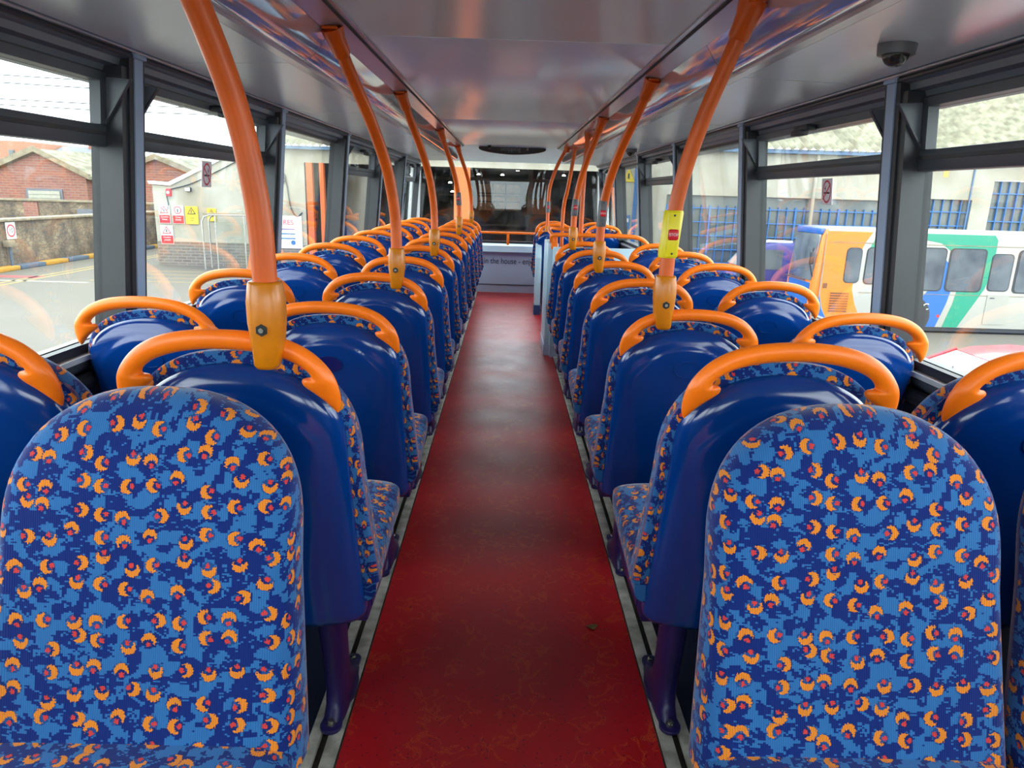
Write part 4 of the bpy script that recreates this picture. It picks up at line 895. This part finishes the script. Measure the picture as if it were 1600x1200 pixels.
# ---- van behind it
v = thing('blue_van', 'dark blue van parked behind the single-deck bus by the hall windows', 'van', (7.2, 23.9, G))
MB().prism([(.0, .35), (.0, .95), (.15, 1.15), (.75, 1.30), (1.35, 2.05), (1.7, 2.14), (4.6, 2.14), (4.6, .35)], 1, 0, 1.9).obj('van_body', m_van, v, bevel=.05)
MB().prism([(.80, 1.34), (1.36, 2.02), (1.30, 2.03), (.72, 1.36)], 1, .12, 1.78).obj('windscreen', m_cglass, v); MB().prism([(1.0, 1.30), (1.42, 1.95), (2.0, 1.95), (2.0, 1.30)], 1, -.02, .02).obj('cab_window', m_bglass, v)
MB().box(2.2, 4.4, -.015, 0, .7, 1.9).obj('side_panel', m_van, v, bevel=.006); MB().box(.3, 1.7, .1, .16, 1.25, 1.28).obj('wiper', m_black, v)
for x in (.8, 3.8):
    w = MB().cyl((x, -.03, .34), 1, .34, .25, 20).obj('wheel', m_tyre, v, smooth=True, angle=40); MB().cyl((x, -.045, .34), 1, .19, .03, 14).obj('hub', m_hub, w)
MB().tube([(1.6, .5, 2.2), (2.6, .9, 2.16)], .05, 6).obj('roof_bar', m_white, v)
# ---- red car close to the bus
c = thing('red_car', 'bright red car with pale windscreen parked just outside the near right window', 'car', (7.1, 10.25, G))
R = []
for y, k in ((-.86, .0), (-.80, .6), (-.62, .93), (0, 1), (.62, .93), (.80, .6), (.86, .0)):
    zt = [(-1.75, .62), (-1.7, .72), (-1.3, .86), (-.80, .93), (-.78, .95), (1.9, .97), (2.25, .92), (2.3, .6)]
    pass
prof = [(-1.85, .35), (-1.9, .6), (-1.75, .78), (-.85, .98), (2.15, 1.0), (2.3, .7), (2.25, .35)]
MB().rings([[(x, y * (1 - .04 * (z > .8)), z - .08 * (abs(y) > .8) * (z > .7)) for x, z in prof] for y in (-.86, -.78, 0, .78, .86)]).obj('car_body', m_car, c, smooth=True, angle=50)
ro = [(-.02, 1.36), (.2, 1.42), (.8, 1.46), (1.4, 1.43), (1.75, 1.34)]
MB().rings([[(x, y, z - (.05 if abs(y) > .6 else 0) - (.0 if abs(y) < .7 else .03)) for x, z in ro] + [(x, y, z - .05 - (.05 if abs(y) > .6 else 0)) for x, z in ro[::-1]] for y in (-.68, -.6, 0, .6, .68)]).obj('roof', m_car, c, smooth=True, angle=50)
MB().hexa([(-.85, -.74, .97), (-.85, .74, .97), (-.80, .74, .95), (-.80, -.74, .95), (.02, -.60, 1.37), (.02, .60, 1.37), (.06, .60, 1.34), (.06, -.60, 1.34)]).obj('windscreen', m_cglass, c)
MB().hexa([(2.0, -.74, .97), (2.0, .74, .97), (2.05, .74, .97), (2.05, -.74, .97), (1.7, -.6, 1.34), (1.7, .6, 1.34), (1.75, .6, 1.34), (1.75, -.6, 1.34)]).obj('rear_window', m_cglass, c)
for s in (-1, 1):
    MB().hexa([(-.8, s * .76, .97), (2.0, s * .76, .97), (2.0, s * .72, .97), (-.8, s * .72, .97), (.04, s * .66, 1.34), (1.7, s * .66, 1.34), (1.7, s * .62, 1.34), (.04, s * .62, 1.34)]).obj('side_window', m_cglass, c)
    MB().tube([(-.84, s * .76, .97), (.0, s * .64, 1.37)], .03, 6).obj('screen_pillar', m_car, c, smooth=True)
    for x in (-1.15, 1.45):
        w = MB().cyl((x, s * .88 - (.2 if s > 0 else 0), .31), 1, .31, .2, 20).obj('wheel', m_tyre, c, smooth=True, angle=40); MB().cyl((x, s * .885 - (.02 if s > 0 else 0), .31), 1, .19, .02, 14).obj('hub', m_hub, w)
    MB().box(-.75, -.55, s * .86 - .06, s * .86 + .10 * s if s > 0 else s * .86 + .06, .95, 1.07).obj('door_mirror', m_car, c, bevel=.02)
MB().tube([(-.80, -.5, .99), (-.35, .1, 1.2)], .012, 5).obj('wiper', m_black, c)
